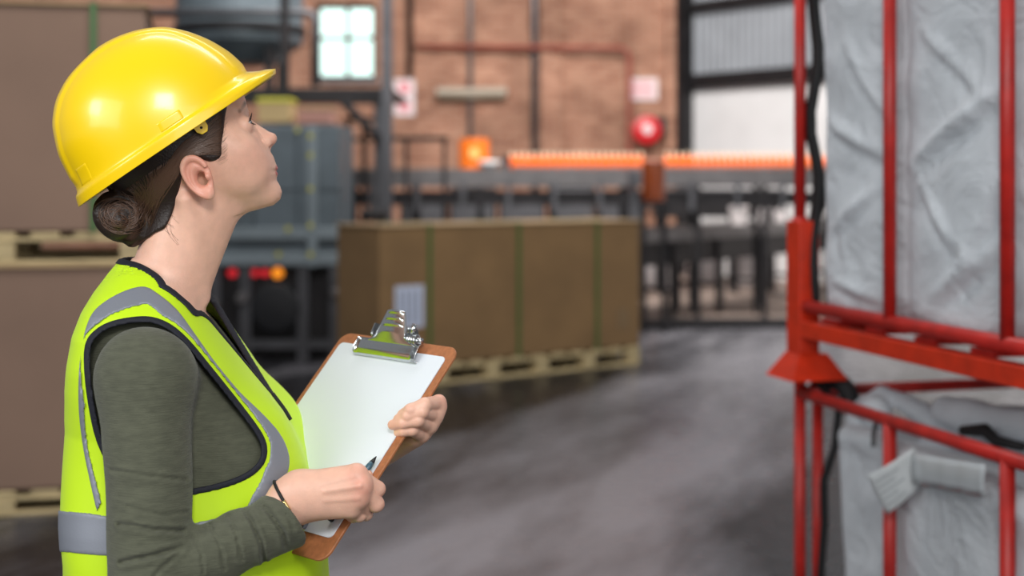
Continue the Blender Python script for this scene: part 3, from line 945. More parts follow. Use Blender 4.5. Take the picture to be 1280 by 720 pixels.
# upper frame
zc0, zc1 = 0.895, 0.965
t = empty('stacking_frame', rp(LN / 2, WD / 2, zc0), 'upper orange-red stacking frame resting on the lower frame at the right', 'rack')
for s in (0, LN):
    sg = 1 if s == 0 else -1
    for d in (0, WD):
        dg = 1 if d == 0 else -1
        # flared cup that drops over the post below
        cs, cd = s, d + dg * 0.02
        a, b_ = 0.043, 0.085
        lo_ = [rp(cs + i * b_, cd + j * b_, zc0) for (i, j) in ((-1, -1), (1, -1), (1, 1), (-1, 1))]
        hi_ = [rp(cs + i * a, cd + j * a, zc1) for (i, j) in ((-1, -1), (1, -1), (1, 1), (-1, 1))]
        lo2 = [rp(cs + i * (b_ - 0.006), cd + j * (b_ - 0.006), zc0) for (i, j) in ((-1, -1), (1, -1), (1, 1), (-1, 1))]
        hi2 = [rp(cs + i * (a - 0.006), cd + j * (a - 0.006), zc1 - 0.004) for (i, j) in ((-1, -1), (1, -1), (1, 1), (-1, 1))]
        v = lo_ + hi_ + lo2 + hi2
        f = []
        for k in range(4):
            k2 = (k + 1) % 4
            f += [(k, k2, 4 + k2, 4 + k), (8 + k2, 8 + k, 12 + k, 12 + k2), (k2, k, 8 + k, 8 + k2)]
        f += [(4, 5, 6, 7), (15, 14, 13, 12)]
        obj('stacking_cup', G().add(v, f), M_redo, t)
        obj('post_sleeve', rbox(G(), cs - 0.042, cs + 0.042, cd - 0.042, cd + 0.02, zc1, 1.335 if d == 0 else 1.3), M_redo, t, bevel=0.004)
        obj('corner_post', G().tube([rp(s, d - dg * 0.0, 1.335 if d == 0 else 1.3), rp(s, d, 2.15)], r_t * 1.02, 14), M_redt, t, smooth=True)
        obj('sleeve_collar', G().tube([rp(s, d, 1.30), rp(s, d, 1.345)], r_t * 1.35, 14), M_redt, t, smooth=True)
for d in (0, WD):
    dd = 0.0 if d == 0 else WD
    obj('base_beam', rbox(G(), 0.03, LN - 0.03, dd - 0.02, dd + 0.03, 1.012, 1.058), M_redo, t, bevel=0.003)
    obj('lower_rail', G().tube([rp(0.02, dd, 1.098), rp(LN - 0.02, dd, 1.098)], r_t * 1.1, 14), M_redt, t, smooth=True)
    obj('top_rail', G().tube([rp(0, dd, 2.14), rp(LN, dd, 2.14)], r_t, 14), M_redt, t, smooth=True)
    for k in (1, 2):
        obj('upright_bar', G().tube([rp(SP * k, dd, 1.098), rp(SP * k, dd, 2.14)], r_t, 14), M_redt, t, smooth=True)
for s in (0.0, LN):
    obj('base_beam', rbox(G(), s - 0.02, s + 0.02, 0.04, WD - 0.04, 1.012, 1.058), M_redo, t)
    obj('top_rail', G().tube([rp(s, 0, 2.14), rp(s, WD, 2.14)], r_t, 14), M_redt, t, smooth=True)
for k in range(6):
    s = 0.14 + (LN - 0.28) * k / 5
    obj('floor_slat', rbox(G(), s - 0.045, s + 0.045, 0.02, WD - 0.02, 1.058, 1.072), M_redt, t)

# bulk bags
def bag_material():
    m = mat('grey_woven_fabric', (206, 212, 218), 0.75, var=0.10, vscale=5, sheen=0.1)
    n, l = m.node_tree.nodes, m.node_tree.links
    b = n['Principled BSDF']
    tc = n.new('ShaderNodeTexCoord')
    outs = []
    for sc in ((900, 900, 40), (40, 40, 700)):
        mp = n.new('ShaderNodeMapping'); mp.inputs['Scale'].default_value = [q * 0.25 for q in sc]
        l.new(tc.outputs['Object'], mp.inputs['Vector'])
        ns = n.new('ShaderNodeTexNoise'); ns.inputs['Scale'].default_value = 1.0; ns.inputs['Detail'].default_value = 2
        l.new(mp.outputs['Vector'], ns.inputs['Vector']); outs.append(ns.outputs['Fac'])
    big = n.new('ShaderNodeTexNoise'); big.inputs['Scale'].default_value = 5.5; big.inputs['Detail'].default_value = 7
    big.inputs['Distortion'].default_value = 1.6
    l.new(tc.outputs['Object'], big.inputs['Vector'])
    ad = n.new('ShaderNodeMath'); ad.operation = 'ADD'
    l.new(outs[0], ad.inputs[0]); l.new(outs[1], ad.inputs[1])
    b1 = n.new('ShaderNodeBump'); b1.inputs['Strength'].default_value = 0.35; b1.inputs['Distance'].default_value = 0.004
    l.new(ad.outputs[0], b1.inputs['Height'])
    b2 = n.new('ShaderNodeBump'); b2.inputs['Strength'].default_value = 0.55; b2.inputs['Distance'].default_value = 0.035
    l.new(big.outputs['Fac'], b2.inputs['Height']); l.new(b1.outputs['Normal'], b2.inputs['Normal'])
    l.new(b2.outputs['Normal'], b.inputs['Normal'])
    return m
M_bag = bag_material()
M_black = mat('black_webbing', (20, 20, 22), 0.7, bump=0.3, bscale=120)
RM = frame(T, Q)
def sdist(P):
    q = P - V3(A)
    return q @ V3(T), q @ V3(Q), P[:, 2]
def crease(s, z, s0, z0, s1, z1, w):
    """soft ridge along the line (s0,z0)-(s1,z1)"""
    ex_, ez_ = s1 - s0, z1 - z0
    t_ = np.clip(((s - s0) * ex_ + (z - z0) * ez_) / (ex_ ** 2 + ez_ ** 2), 0, 1)
    dd = np.sqrt((s - s0 - ex_ * t_) ** 2 + (z - z0 - ez_ * t_) ** 2)
    return np.exp(-(dd / w) ** 2) * np.sin(np.pi * np.clip(t_, 0.02, 0.98)) 
def bag_upper(P):
    s, d, z = sdist(P)
    # the fabric bellies out between the bars and is held back at the bars
    bel = 0.03 * np.abs(np.sin(np.pi * s / SP)) ** 0.7
    fr = 0.052 - bel
    fr = fr - 0.011 * wob(P * np.array([1, 1, 0.8], dtype=np.float32), 11, 3) - 0.005 * wob(P, 31, 5)
    for (s0, z0, s1, z1, w, am) in ((0.10, 1.62, 0.44, 1.50, 0.02, 0.018), (0.12, 1.30, 0.40, 1.44, 0.016, 0.014), (0.20, 1.85, 0.46, 1.56, 0.018, 0.02),
                                    (0.52, 1.48, 0.95, 1.66, 0.020, 0.026), (0.52, 1.50, 0.84, 1.22, 0.022, 0.018), (0.60, 1.15, 0.95, 1.33, 0.02, 0.018),
                                    (0.55, 1.84, 0.92, 1.60, 0.02, 0.014), (0.15, 1.18, 0.4, 1.14, 0.015, 0.014), (0.70, 1.14, 0.94, 1.48, 0.018, 0.014), (1.0, 1.7, 1.25, 1.3, 0.02, 0.02)):
        fr = fr - am * crease(s, z, s0, z0, s1, z1, w) + 0.6 * am * crease(s, z, s0 + w * 0.8, z0 - w * 1.6, s1 + w * 0.8, z1 - w * 1.6, w)
    box = smax(smax(np.abs(s - 0.735) - 0.675 + 0.012 * wob(P, 9, 8), fr - d, 0.05), d - 1.08, 0.05)
    bot = 1.078 + 0.02 * (1 - np.abs(np.sin(np.pi * s / SP)))
    return smax(smax(box, bot - z, 0.05), z - 2.08, 0.06)
c0 = rp(LN / 2, WD / 2, 0)
lo_ = (c0.x - 1.05, c0.y - 1.05, 1.04); hi_ = (c0.x + 1.05, c0.y + 1.05, 2.12)
o = obj('bulk_bag', polygonize(bag_upper, lo_, hi_, 0.011), M_bag, smooth=True)
tag(o, 'grey woven bulk bag bulging between bars of the upper red frame', 'bag')
# black edge webbing down the near corner of the upper bag
pts = [rp(0.035 + 0.01 * math.sin(k * 1.3), 0.028 - 0.010 * math.sin(k * 0.9), 1.10 + k * 0.06) for k in range(17)]
g = G()
v, f = [], []
for p in pts:
    for (i, j) in ((-0.026, -0.006), (0.024, -0.012), (0.024, 0.006), (-0.026, 0.008)):
        v.append(p + T * i + Q * j)
for k in range(len(pts) - 1):
    for j in range(4):
        j2 = (j + 1) % 4
        f.append((k * 4 + j, k * 4 + j2, k * 4 + 4 + j2, k * 4 + 4 + j))
obj('edge_webbing', g.add(v, f), M_black, o, smooth=True)
bag_u = o

def bag_lower(P):
    s, d, z = sdist(P)
    fr = 0.06 - 0.045 * np.maximum(0, np.sin(np.pi * np.clip((s - 0.05) / 1.37, 0, 1))) ** 0.6 - 0.014 * wob(P, 9, 13) - 0.004 * wob(P, 30, 15)
    left = 0.10 + 0.03 * wob(P, 7, 21)
    top = 0.775 - 0.02 * wob(P, 10, 17) + 0.05 * np.clip(d - 0.1, 0, 0.4)
    body = smax(smax(smax(left - s, s - 1.42, 0.06), fr - d, 0.06), d - 1.08, 0.06)
    body = smax(smax(body, 0.158 - z, 0.03), z - top, 0.05)
    def p(sv, dv, zv): return rp(sv, dv, zv)
    lum = 1e3
    for (a, b_, r1, r2) in ((p(0.10, 0.16, 0.76), p(0.22, 0.11, 0.83), 0.05, 0.045), (p(0.15, 0.12, 0.80), p(0.20, 0.14, 0.882), 0.055, 0.016), (p(0.20, 0.14, 0.88), p(0.34, 0.22, 0.82), 0.016, 0.03),
                            (p(0.34, 0.26, 0.78), p(0.70, 0.42, 0.79), 0.07, 0.08),
                            (p(0.42, 0.20, 0.862), p(1.0, 0.22, 0.875), 0.034, 0.042), (p(0.60, 0.30, 0.80), p(1.2, 0.42, 0.86), 0.08, 0.09),
                            (p(0.18, 0.06, 0.76), p(0.5, 0.05, 0.765), 0.03, 0.03), (p(0.50, 0.5, 0.85), p(0.95, 0.62, 0.90), 0.045, 0.06),
                            (p(0.2, 0.3, 0.78), p(0.5, 0.6, 0.78), 0.06, 0.07), (p(0.5, 0.04, 0.755), p(1.0, 0.045, 0.745), 0.03, 0.03)):
        lum = np.minimum(lum, cone(P, a, b_, r1, r2) + 0.008 * wob(P, 30, 31))
    return smin(body, lum, 0.025)
lo_ = (c0.x - 1.05, c0.y - 1.05, 0.12); hi_ = (c0.x + 1.05, c0.y + 1.05, 1.02)
o = obj('bulk_bag', polygonize(bag_lower, lo_, hi_, 0.011), M_bag, smooth=True)
tag(o, 'slumped grey woven bulk bag with folded top inside the lower red frame', 'bag')
# black straps of the lower bag
g = G().tube([rp(0.05, 0.05, 0.86), rp(0.10, 0.07, 0.84), rp(0.12, 0.045, 0.72), rp(0.085, 0.03, 0.62), rp(0.08, 0.035, 0.5), rp(0.07, 0.03, 0.38), rp(0.06, 0.03, 0.18)], 0.011, 8)
obj('strap', g, M_black, o, smooth=True)
g = G().tube([Vector(q) for q in smooth_line([rp(-0.02, 0.05, 0.84), rp(0.0, 0.07, 0.875), rp(0.03, 0.10, 0.885), rp(0.06, 0.12, 0.85), rp(0.08, 0.13, 0.76)], 5)], 0.026, 14)
obj('strap_bundle', g, M_black, o, smooth=True)
g = G().tube([rp(0.62, 0.12, 0.845), rp(0.70, 0.13, 0.86), rp(0.76, 0.12, 0.845), rp(0.86, 0.12, 0.85)], [0.012, 0.016, 0.014, 0.01], 8)
obj('strap', g, M_black, o, smooth=True)
g = G().tube([rp(0.50, 0.52, 0.85), rp(0.53, 0.45, 0.885), rp(0.60, 0.40, 0.91), rp(0.72, 0.38, 0.93)], 0.009, 8)
obj('strap', g, M_black, o, smooth=True)
g = G().tube([rp(0.36, 0.04, 0.845), rp(0.375, 0.02, 0.80), rp(0.40, 0.005, 0.775)], 0.006, 8)
obj('tie_cord', g, mat('grey_cord', (70, 70, 72), 0.7), o, smooth=True)
# clear document pouch stapled under the top rail of the bag
vv, ff = [], []
for i in range(13):
    for j in range(5):
        s_ = 0.63 + 0.30 * i / 12; z_ = 0.728 + 0.072 * j / 4
        p = rp(s_, -0.018 + 0.002 * math.sin(i * 1.9) - 0.004 * math.sin(j / 4 * math.pi), z_ + 0.03 * i / 12)
        vv.append(p)
for i in range(12):
    for j in range(4):
        ff.append((i * 5 + j, i * 5 + j + 1, i * 5 + j + 6, i * 5 + j + 5))
M_pouch = mat('shiny_film', (188, 194, 198), 0.18, coat=0.8)
pm = obj('document_pouch', G().add(vv, ff), M_pouch, o, smooth=True)
md = pm.modifiers.new('solid', 'SOLIDIFY'); md.thickness = 0.002
# paper tag hanging over the middle bar
def tagpt(xp, yp, Y): return px(xp, yp, Y)
Yt = 3.42
cor = [tagpt(1083, 595, Yt + 0.03), tagpt(1142, 560, Yt - 0.02), tagpt(1157, 602, Yt - 0.02), tagpt(1109, 643, Yt + 0.03)]
tg = empty('paper_tag', sum((Vector(q) for q in cor), Vector()) / 4, 'white printed paper tag hanging tilted from the lower bulk bag', 'tag')
M_tag = mat('tag_paper', (205, 210, 212), 0.65, var=0.06, vscale=20)
nrm = (cor[1] - cor[0]).cross(cor[3] - cor[0]).normalized()
if nrm.y > 0: nrm = -nrm
vv, ff = [], []
N = 8
for i in range(N + 1):
    for j in range(N + 1):
        u, w = i / N, j / N
        p = cor[0] * (1 - u) * (1 - w) + cor[1] * u * (1 - w) + cor[2] * u * w + cor[3] * (1 - u) * w
        vv.append(p + nrm * 0.010 * math.sin(u * math.pi))
for i in range(N):
    for j in range(N):
        k = i * (N + 1) + j
        ff.append((k, k + N + 1, k + N + 2, k + 1))
sh = obj('sheet', G().add(vv, ff), M_tag, tg, smooth=True)
md = sh.modifiers.new('solid', 'SOLIDIFY'); md.thickness = 0.0015
M_ink = mat('tag_ink', (168, 174, 178), 0.7)
for r_ in range(5):
    w = 0.2 + 0.15 * r_
    vv, ff = [], []
    u1 = (0.62, 0.5, 0.66, 0.45, 0.58)[r_]
    for i in range(7):
        u = 0.1 + (u1 - 0.1) * i / 6
        for ww in (w, w + 0.045):
            p = cor[0] * (1 - u) * (1 - ww) + cor[1] * u * (1 - ww) + cor[2] * u * ww + cor[3] * (1 - u) * ww
            vv.append(p + nrm * (0.010 * math.sin(u * math.pi) + 0.0025))
    for i in range(6):
        ff.append((2 * i, 2 * i + 2, 2 * i + 3, 2 * i + 1))
    obj('print_line', G().add(vv, ff), M_ink, tg)

# ------------------------------------------------------------------ clipboard, paper, pen
TR = px(575, 435, 1.96); TL = px(430, 415, 2.12); BR = px(405, 703, 1.784)
BL = BR + (TL - TR)
bu = (TR - BR).normalized(); br = (TR - TL).normalized(); br = (br - bu * br.dot(bu)).normalized()
bn = br.cross(bu)                      # points to the reader and the camera
BW, BH = (TR - TL).length, (TR - BR).length
def bp(u, w, n=0.0):
    """board coordinates in metres: u from the left edge, w from the bottom edge"""
    return TR + br * (u - BW) + bu * (w - BH) + bn * n
def rrect(u0, u1, w0, w1, r, n=8):
    out = []
    for (cu, cw, a0) in ((u1 - r, w1 - r, 0), (u0 + r, w1 - r, 90), (u0 + r, w0 + r, 180), (u1 - r, w0 + r, 270)):
        for k in range(n + 1):
            a = math.radians(a0 + 90 * k / n)
            out.append((cu + r * math.cos(a), cw + r * math.sin(a)))
    return out
M_board = mat('brown_hardboard', (168, 106, 66), 0.55, var=0.16, vscale=160, bump=0.05, bscale=300)
M_chrome = mat('chrome', (205, 208, 210), 0.16, 1.0)
M_paper = mat('white_paper', (222, 228, 236), 0.75)
cb = empty('clipboard', bp(BW / 2, 0), 'brown hardboard clipboard with a chrome clip held by the woman', 'clipboard')
obj('board', G().prism([bp(u, w, -0.004) for (u, w) in rrect(0, BW, 0, BH, 0.018)], bn * 0.004), M_board, cb, bevel=0.0008, seg=1)
# clip: base plate with curled jaw, ribbed lever and spring
cu = BW * 0.50
hw = 0.063
g = G()
prof = [(0.030, 0.0035), (0.030, 0.012), (0.026, 0.0165), (0.018, 0.0175), (0.012, 0.0145), (0.009, 0.006), (0.0105, 0.005), (0.0145, 0.0125), (0.019, 0.0152), (0.0255, 0.0145), (0.0275, 0.011), (0.0275, 0.0035)]
g = G()
wt = BH - 0.037
v, f = [], []
nx = 12
for i in range(nx + 1):
    u = cu - hw + 2 * hw * i / nx
    sc = 1.0
    for (dw, dn) in [(0.000, 0.002), (-0.002, 0.006), (0.0005, 0.0115), (0.006, 0.0145), (0.016, 0.0165), (0.022, 0.0170), (0.022, 0.0155), (0.016, 0.0150), (0.0068, 0.0130), (0.0022, 0.0105), (0.0, 0.006), (0.0016, 0.0025)]:
        v.append(bp(u, wt + dw, dn * sc))
m_ = 12
for i in range(nx):
    for k in range(m_):
        k2 = (k + 1) % m_
        f.append((i * m_ + k, i * m_ + k2, (i + 1) * m_ + k2, (i + 1) * m_ + k))
f.append(tuple(range(m_))); f.append(tuple(nx * m_ + k for k in range(m_ - 1, -1, -1)))
obj('clip_jaw', G().add(v, f), M_chrome, cb, smooth=True)
# lever: a plate that narrows upward, arched across, with pressed ribs
v, f = [], []
NU, NW_ = 16, 44
LV = 0.042
for j in range(NW_ + 1):
    q = j / NW_
    half = 0.036 * (1 - q) + 0.019 * q if q > 0.2 else 0.0326 + 0.020 * (1 - q / 0.2) ** 2
    for i in range(NU + 1):
        a = -1 + 2 * i / NU
        lift = 0.0165 + 0.004 * math.cos(a * 1.3) * min(1, q / 0.3) + 0.020 * q
        if q > 0.48 and q < 0.97:
            lift += 0.0018 * max(0, math.sin((q - 0.48) / 0.49 * math.pi * 5)) * (1 if abs(a) < 0.72 else 0)
        v.append(bp(cu + 0.004 + a * half, wt + 0.018 + LV * q, lift))
for j in range(NW_):
    for i in range(NU):
        k = j * (NU + 1) + i
        f.append((k, k + 1, k + NU + 2, k + NU + 1))
lv = obj('clip_lever', G().add(v, f), M_chrome, cb, smooth=True)
md = lv.modifiers.new('solid', 'SOLIDIFY'); md.thickness = 0.0014
# coil spring, hinge and side ear
g = G()
for sx in (1,):
    c0_ = bp(cu + 0.036, wt + 0.030, 0.014)
    pts = []
    for k in range(60):
        a = k / 60 * 2 * math.pi * 4
        pts.append(c0_ + br * (0.018 * k / 60) + (bu * math.cos(a) + bn * math.sin(a)) * 0.0075)
    g.tube(pts, 0.0016, 6)
    g.tube([c0_ - br * 0.01, c0_ + br * 0.024], 0.004, 10)
obj('clip_spring', g, M_chrome, cb, smooth=True)
g = G()
oo = [(0.026, 0.026, 0.001), (0.026, 0.05, 0.001), (0.026, 0.055, 0.014), (0.026, 0.046, 0.030), (0.026, 0.03, 0.026)]
obj('clip_ear', G().prism([bp(cu + a + 0.010, wt + b_ - 0.006, c_) for (a, b_, c_) in oo], br * 0.0015), M_chrome, cb)
obj('clip_ear', G().prism([bp(cu - a - 0.006, wt + b_ - 0.006, c_) for (a, b_, c_) in oo], br * 0.0015), M_chrome, cb)
obj('clip_pin', G().tube([bp(cu + 0.040, wt + 0.036, 0.020), bp(cu + 0.043, wt + 0.048, 0.027)], 0.0042, 8), M_chrome, cb, smooth=True)
# paper
sheet = G()
poly = rrect(0.010, BW - 0.012, 0.032, BH - 0.019, 0.0075)
sheet.prism([bp(u, w, 0.0004) for (u, w) in poly], bn * 0.0012)
o = obj('paper_sheet', sheet, M_paper); tag(o, 'blank white paper sheets held on the clipboard', 'paper')
# pen
tipp = px(470.5, 570.5, 1.868); endp = px(411.5, 651, 1.826)
pd = (endp - tipp).normalized(); pl = (endp - tipp).length
pen = empty('pen', tipp, 'slim blue-grey ballpoint pen held in the right hand', 'pen')
obj('barrel', G().lathe(tipp, [(0.0036, 0.010), (0.0043, 0.016), (0.0043, pl - 0.014)], 14, pd), mat('pen_blue', (58, 92, 108), 0.35, coat=0.3), pen, smooth=True)
obj('tip', G().lathe(tipp, [(0.0006, 0), (0.0018, 0.004), (0.0036, 0.010)], 12, pd), mat('pen_black', (18, 20, 24), 0.4), pen, smooth=True)
obj('cap_end', G().lathe(tipp, [(0.0046, pl - 0.014), (0.0046, pl - 0.002), (0.003, pl)], 14, pd), mat('pen_black', (18, 20, 24), 0.4), pen, smooth=True)

# ------------------------------------------------------------------ the woman
person = empty('person', (-0.45, 1.95, 0), 'woman in yellow hi-vis vest looking up, holding pen and clipboard', 'person')
YM = 1.95                                   # her midplane
# ---- head coordinates (millimetres): a forward, b up, c to her right (towards the camera)
YAW = math.radians(14)
HX, HZ0 = (250 - 640) / F * YM, CAMZ - (200 - HZ) / F * YM
cy, sy = math.cos(YAW), math.sin(YAW)
def h2w(a, b, c):
    return Vector((HX + (a * cy + c * sy) / 1000, YM - (-a * sy + c * cy) / 1000, HZ0 + b / 1000))
def hp(x, y, c):
    """head coordinates of the point at lateral offset c seen at photo pixel (x, y)"""
    a = (x - 250) * 1.0965
    for _ in range(6):
        Y = YM - (-a * sy + c * cy) / 1000
        X = (x - 640) / F * Y
        a = ((X - HX) * 1000 - c * sy) / cy
    b = (CAMZ - (y - HZ) / F * Y - HZ0) * 1000
    return np.array([a, b, c], dtype=np.float32)
def w2h(P):
    x = (P[:, 0] - HX) * 1000; y = (YM - P[:, 1]) * 1000
    return np.stack([x * cy - y * sy, (P[:, 2] - HZ0) * 1000, x * sy + y * cy], 1).astype(np.float32)
def s_(pt): return pt[0], pt[1]

# ---- torso shape shared by shirt and vest
Zt = np.array([1.345, 1.325, 1.30, 1.275, 1.245, 1.21, 1.175, 1.135, 1.08, 1.02, 0.95, 0.90, 0.82, 0.74, 0.60])
XB = np.array([-0.530, -0.545, -0.561, -0.573, -0.583, -0.589, -0.594, -0.597, -0.599, -0.600, -0.599, -0.598, -0.596, -0.594, -0.592])
XF = np.array([-0.440, -0.434, -0.426, -0.413, -0.394, -0.370, -0.346, -0.318, -0.288, -0.264, -0.257, -0.256, -0.256, -0.258, -0.262])
WC = np.array([0.045, 0.078, 0.108, 0.138, 0.158, 0.166, 0.168, 0.169, 0.170, 0.172, 0.176, 0.180, 0.186, 0.188, 0.188])
BYAW = math.radians(4); bcy, bsy = math.cos(BYAW), math.sin(BYAW); XC = -0.44
def body_local(P):
    dx = P[:, 0] - XC; dy = P[:, 1] - YM
    return XC + dx * bcy + dy * bsy, dx * bsy - dy * bcy
def torso(P, folds=True):
    z = P[:, 2]
    bx_, bc_ = body_local(P)
    xb = np.interp(-z, -Zt, XB); xf = np.interp(-z, -Zt, XF); wc = np.interp(-z, -Zt, WC)
    c = np.abs(bc_)
    xc = (xb + xf) / 2; hd = (xf - xb) / 2
    u = (bx_ - xc) / hd
    ex_ = np.interp(-z, [-1.345, -1.28, -1.20, -1.12, -1.0], [2.2, 2.9, 3.1, 2.5, 2.9])
    g_ = (np.abs(u) ** ex_ + (c / wc) ** ex_) ** (1 / ex_) - 1
    d = g_ * np.minimum(hd, wc) * 0.9
    d = np.where(z > 1.345, np.maximum(d, (z - 1.345) * 0.8), d)
    # bust
    bust = ell(np.stack([bx_, c, z], 1), (-0.368, 0.078, 1.085), (0.07, 0.065, 0.07))
    d = smin(d, bust, 0.04)
    if folds:
        low = np.clip((1.16 - z) / 0.2, 0, 1)
        an = np.arctan2(bc_, bx_ - xc)
        d = d + 0.004 * low * np.sin(an * 7 + 1.5 * np.sin(z * 9) + 0.6) + 0.0025 * wob(P, 26, 41) * (0.4 + low)
        # diagonal pull fold running down from the armhole
        q = px(330, 610, 1.82); q2 = px(240, 655, 1.80)
        d = d - 0.006 * np.exp(-(cone(P, q, q2, 0, 0) / 0.012) ** 2) + 0.005 * np.exp(-(cone(P, px(340, 600, 1.84), px(270, 640, 1.80), 0, 0) / 0.009) ** 2)
    return d.astype(np.float32)
prof_px = [(307, 124), (308.5, 134), (310.5, 143), (313.5, 151), (321, 163), (329, 175), (336.5, 187), (342, 196), (344.6, 204), (347.8, 210.5), (345.4, 213.8), (347.6, 217),
           (346.2, 221), (346, 225.5), (350, 232), (352.6, 240), (350.6, 249), (342, 256.5), (326, 261), (308, 266), (285, 271), (255, 274), (230, 272), (195, 268),
           (150, 245), (118, 215), (100, 180), (98, 140), (116, 100), (152, 70), (200, 58), (250, 68), (284, 92), (302, 112)]
prof = np.array([hp(x, y, 0)[:2] for x, y in prof_px])
class Field2:
    """signed distance of a 2-D outline, sampled once on a grid"""
    def __init__(s, pts, step, margin, blur=0):
        pts = np.array(pts, dtype=np.float32)
        s.lo = pts.min(0) - margin; s.step = step
        n = np.ceil((pts.max(0) + margin - s.lo) / step).astype(int) + 2
        U, Vv = np.meshgrid(s.lo[0] + np.arange(n[0]) * step, s.lo[1] + np.arange(n[1]) * step, indexing='ij')
        s.g = poly2(U.astype(np.float32), Vv.astype(np.float32), pts)
        if blur:
            k = np.exp(-0.5 * (np.arange(-3 * blur, 3 * blur + 1) / blur) ** 2); k /= k.sum()
            b_ = np.pad(s.g, 3 * blur, mode='edge')
            b_ = np.apply_along_axis(lambda m: np.convolve(m, k, 'valid'), 0, b_)
            b_ = np.apply_along_axis(lambda m: np.convolve(m, k, 'valid'), 1, b_)
            w = np.clip((-s.g - 2.0) / 20.0, 0, 1); w = w * w * (3 - 2 * w)
            s.g = (s.g * (1 - w) + (b_ - 0.5) * w).astype(np.float32)
    def __call__(s, u, v):
        x = np.clip((u - s.lo[0]) / s.step, 0, s.g.shape[0] - 1.001); y = np.clip((v - s.lo[1]) / s.step, 0, s.g.shape[1] - 1.001)
        i = x.astype(np.int32); j = y.astype(np.int32); fx_ = x - i; fy_ = y - j
        g_ = s.g
        val = (g_[i, j] * (1 - fx_) + g_[i + 1, j] * fx_) * (1 - fy_) + (g_[i, j + 1] * (1 - fx_) + g_[i + 1, j + 1] * fx_) * fy_
        ou = np.maximum(np.maximum(s.lo[0] - u, u - (s.lo[0] + (g_.shape[0] - 1) * s.step)), 0)
        ov = np.maximum(np.maximum(s.lo[1] - v, v - (s.lo[1] + (g_.shape[1] - 1) * s.step)), 0)
        return (val + np.sqrt(ou * ou + ov * ov)).astype(np.float32)
PROF = Field2(prof, 1.0, 40, 11)
tp = math.radians(25)
def headW(a, b):
    h = -a * math.sin(tp) + b * math.cos(tp)
    return np.interp(h, [-95, -85, -56, -28, 15, 38, 90], [44, 47, 56, 64, 70, 72, 75]).astype(np.float32)
def HP(x, y, c): return hp(x, y, c)
eyeC = hp(304.5, 157.0, 32.0)
gaze = np.array([math.cos(math.radians(30)), math.sin(math.radians(30)), 0], dtype=np.float32)
def ear_d(q):
    """q: head coordinates with c > 0"""
    c = hp(248, 221.5, 76)
    up_ = (hp(239.5, 198, 76) - hp(262, 247, 76)); up_ /= np.linalg.norm(up_)
    out = np.array([-0.30, 0.05, 1.0], dtype=np.float32); out -= up_ * (out @ up_); out /= np.linalg.norm(out)
    back = np.cross(up_, out)
    if back[0] > 0: back = -back
    e = q - c
    u, w, n = e @ up_, e @ back, e @ out
    n = n - 0.10 * w
    wid = 17.0 + 0.10 * u
    rr = np.sqrt((u / 30.0) ** 2 + ((w - 0.06 * u) / wid) ** 2)
    plate = np.maximum((rr - 1) * 17, np.abs(n + 2) - 3.0)
    rim = np.sqrt(((rr - 0.90) * 19) ** 2 + (n - 1.8) ** 2) - 3.0
    rim = np.where((w < -6) & (u < 8), rim + np.clip(-(w + 6), 0, 10) * 0.8, rim)
    d = smin(plate, rim, 2.5)
    anti = np.sqrt((np.sqrt(((u + 3) / 17.5) ** 2 + ((w + 1) / 9.0) ** 2) - 1) ** 2 * 110 + (n - 0.8) ** 2) - 2.2
    anti = np.where(w > -2, anti, anti + (-2 - w) * 0.5)
    d = smin(d, anti, 2.5)
    con = np.sqrt(((u + 4) / 11.5) ** 2 + ((w + 3) / 8) ** 2 + ((n - 1) / 7.5) ** 2)
    d = smax(d, -(con - 1) * 7.5, 2.0)
    d = smin(d, np.sqrt((u + 4) ** 2 * 0.6 + (w + 12) ** 2 + (n - 0.5) ** 2) - 4.0, 2.5)
    lobe = np.sqrt((u + 24) ** 2 * 0.8 + (w + 3.5) ** 2 + ((n + 0.5) * 1.7) ** 2) - 7.5
    return smin(d, lobe, 4)
def neck_pts():
    return None
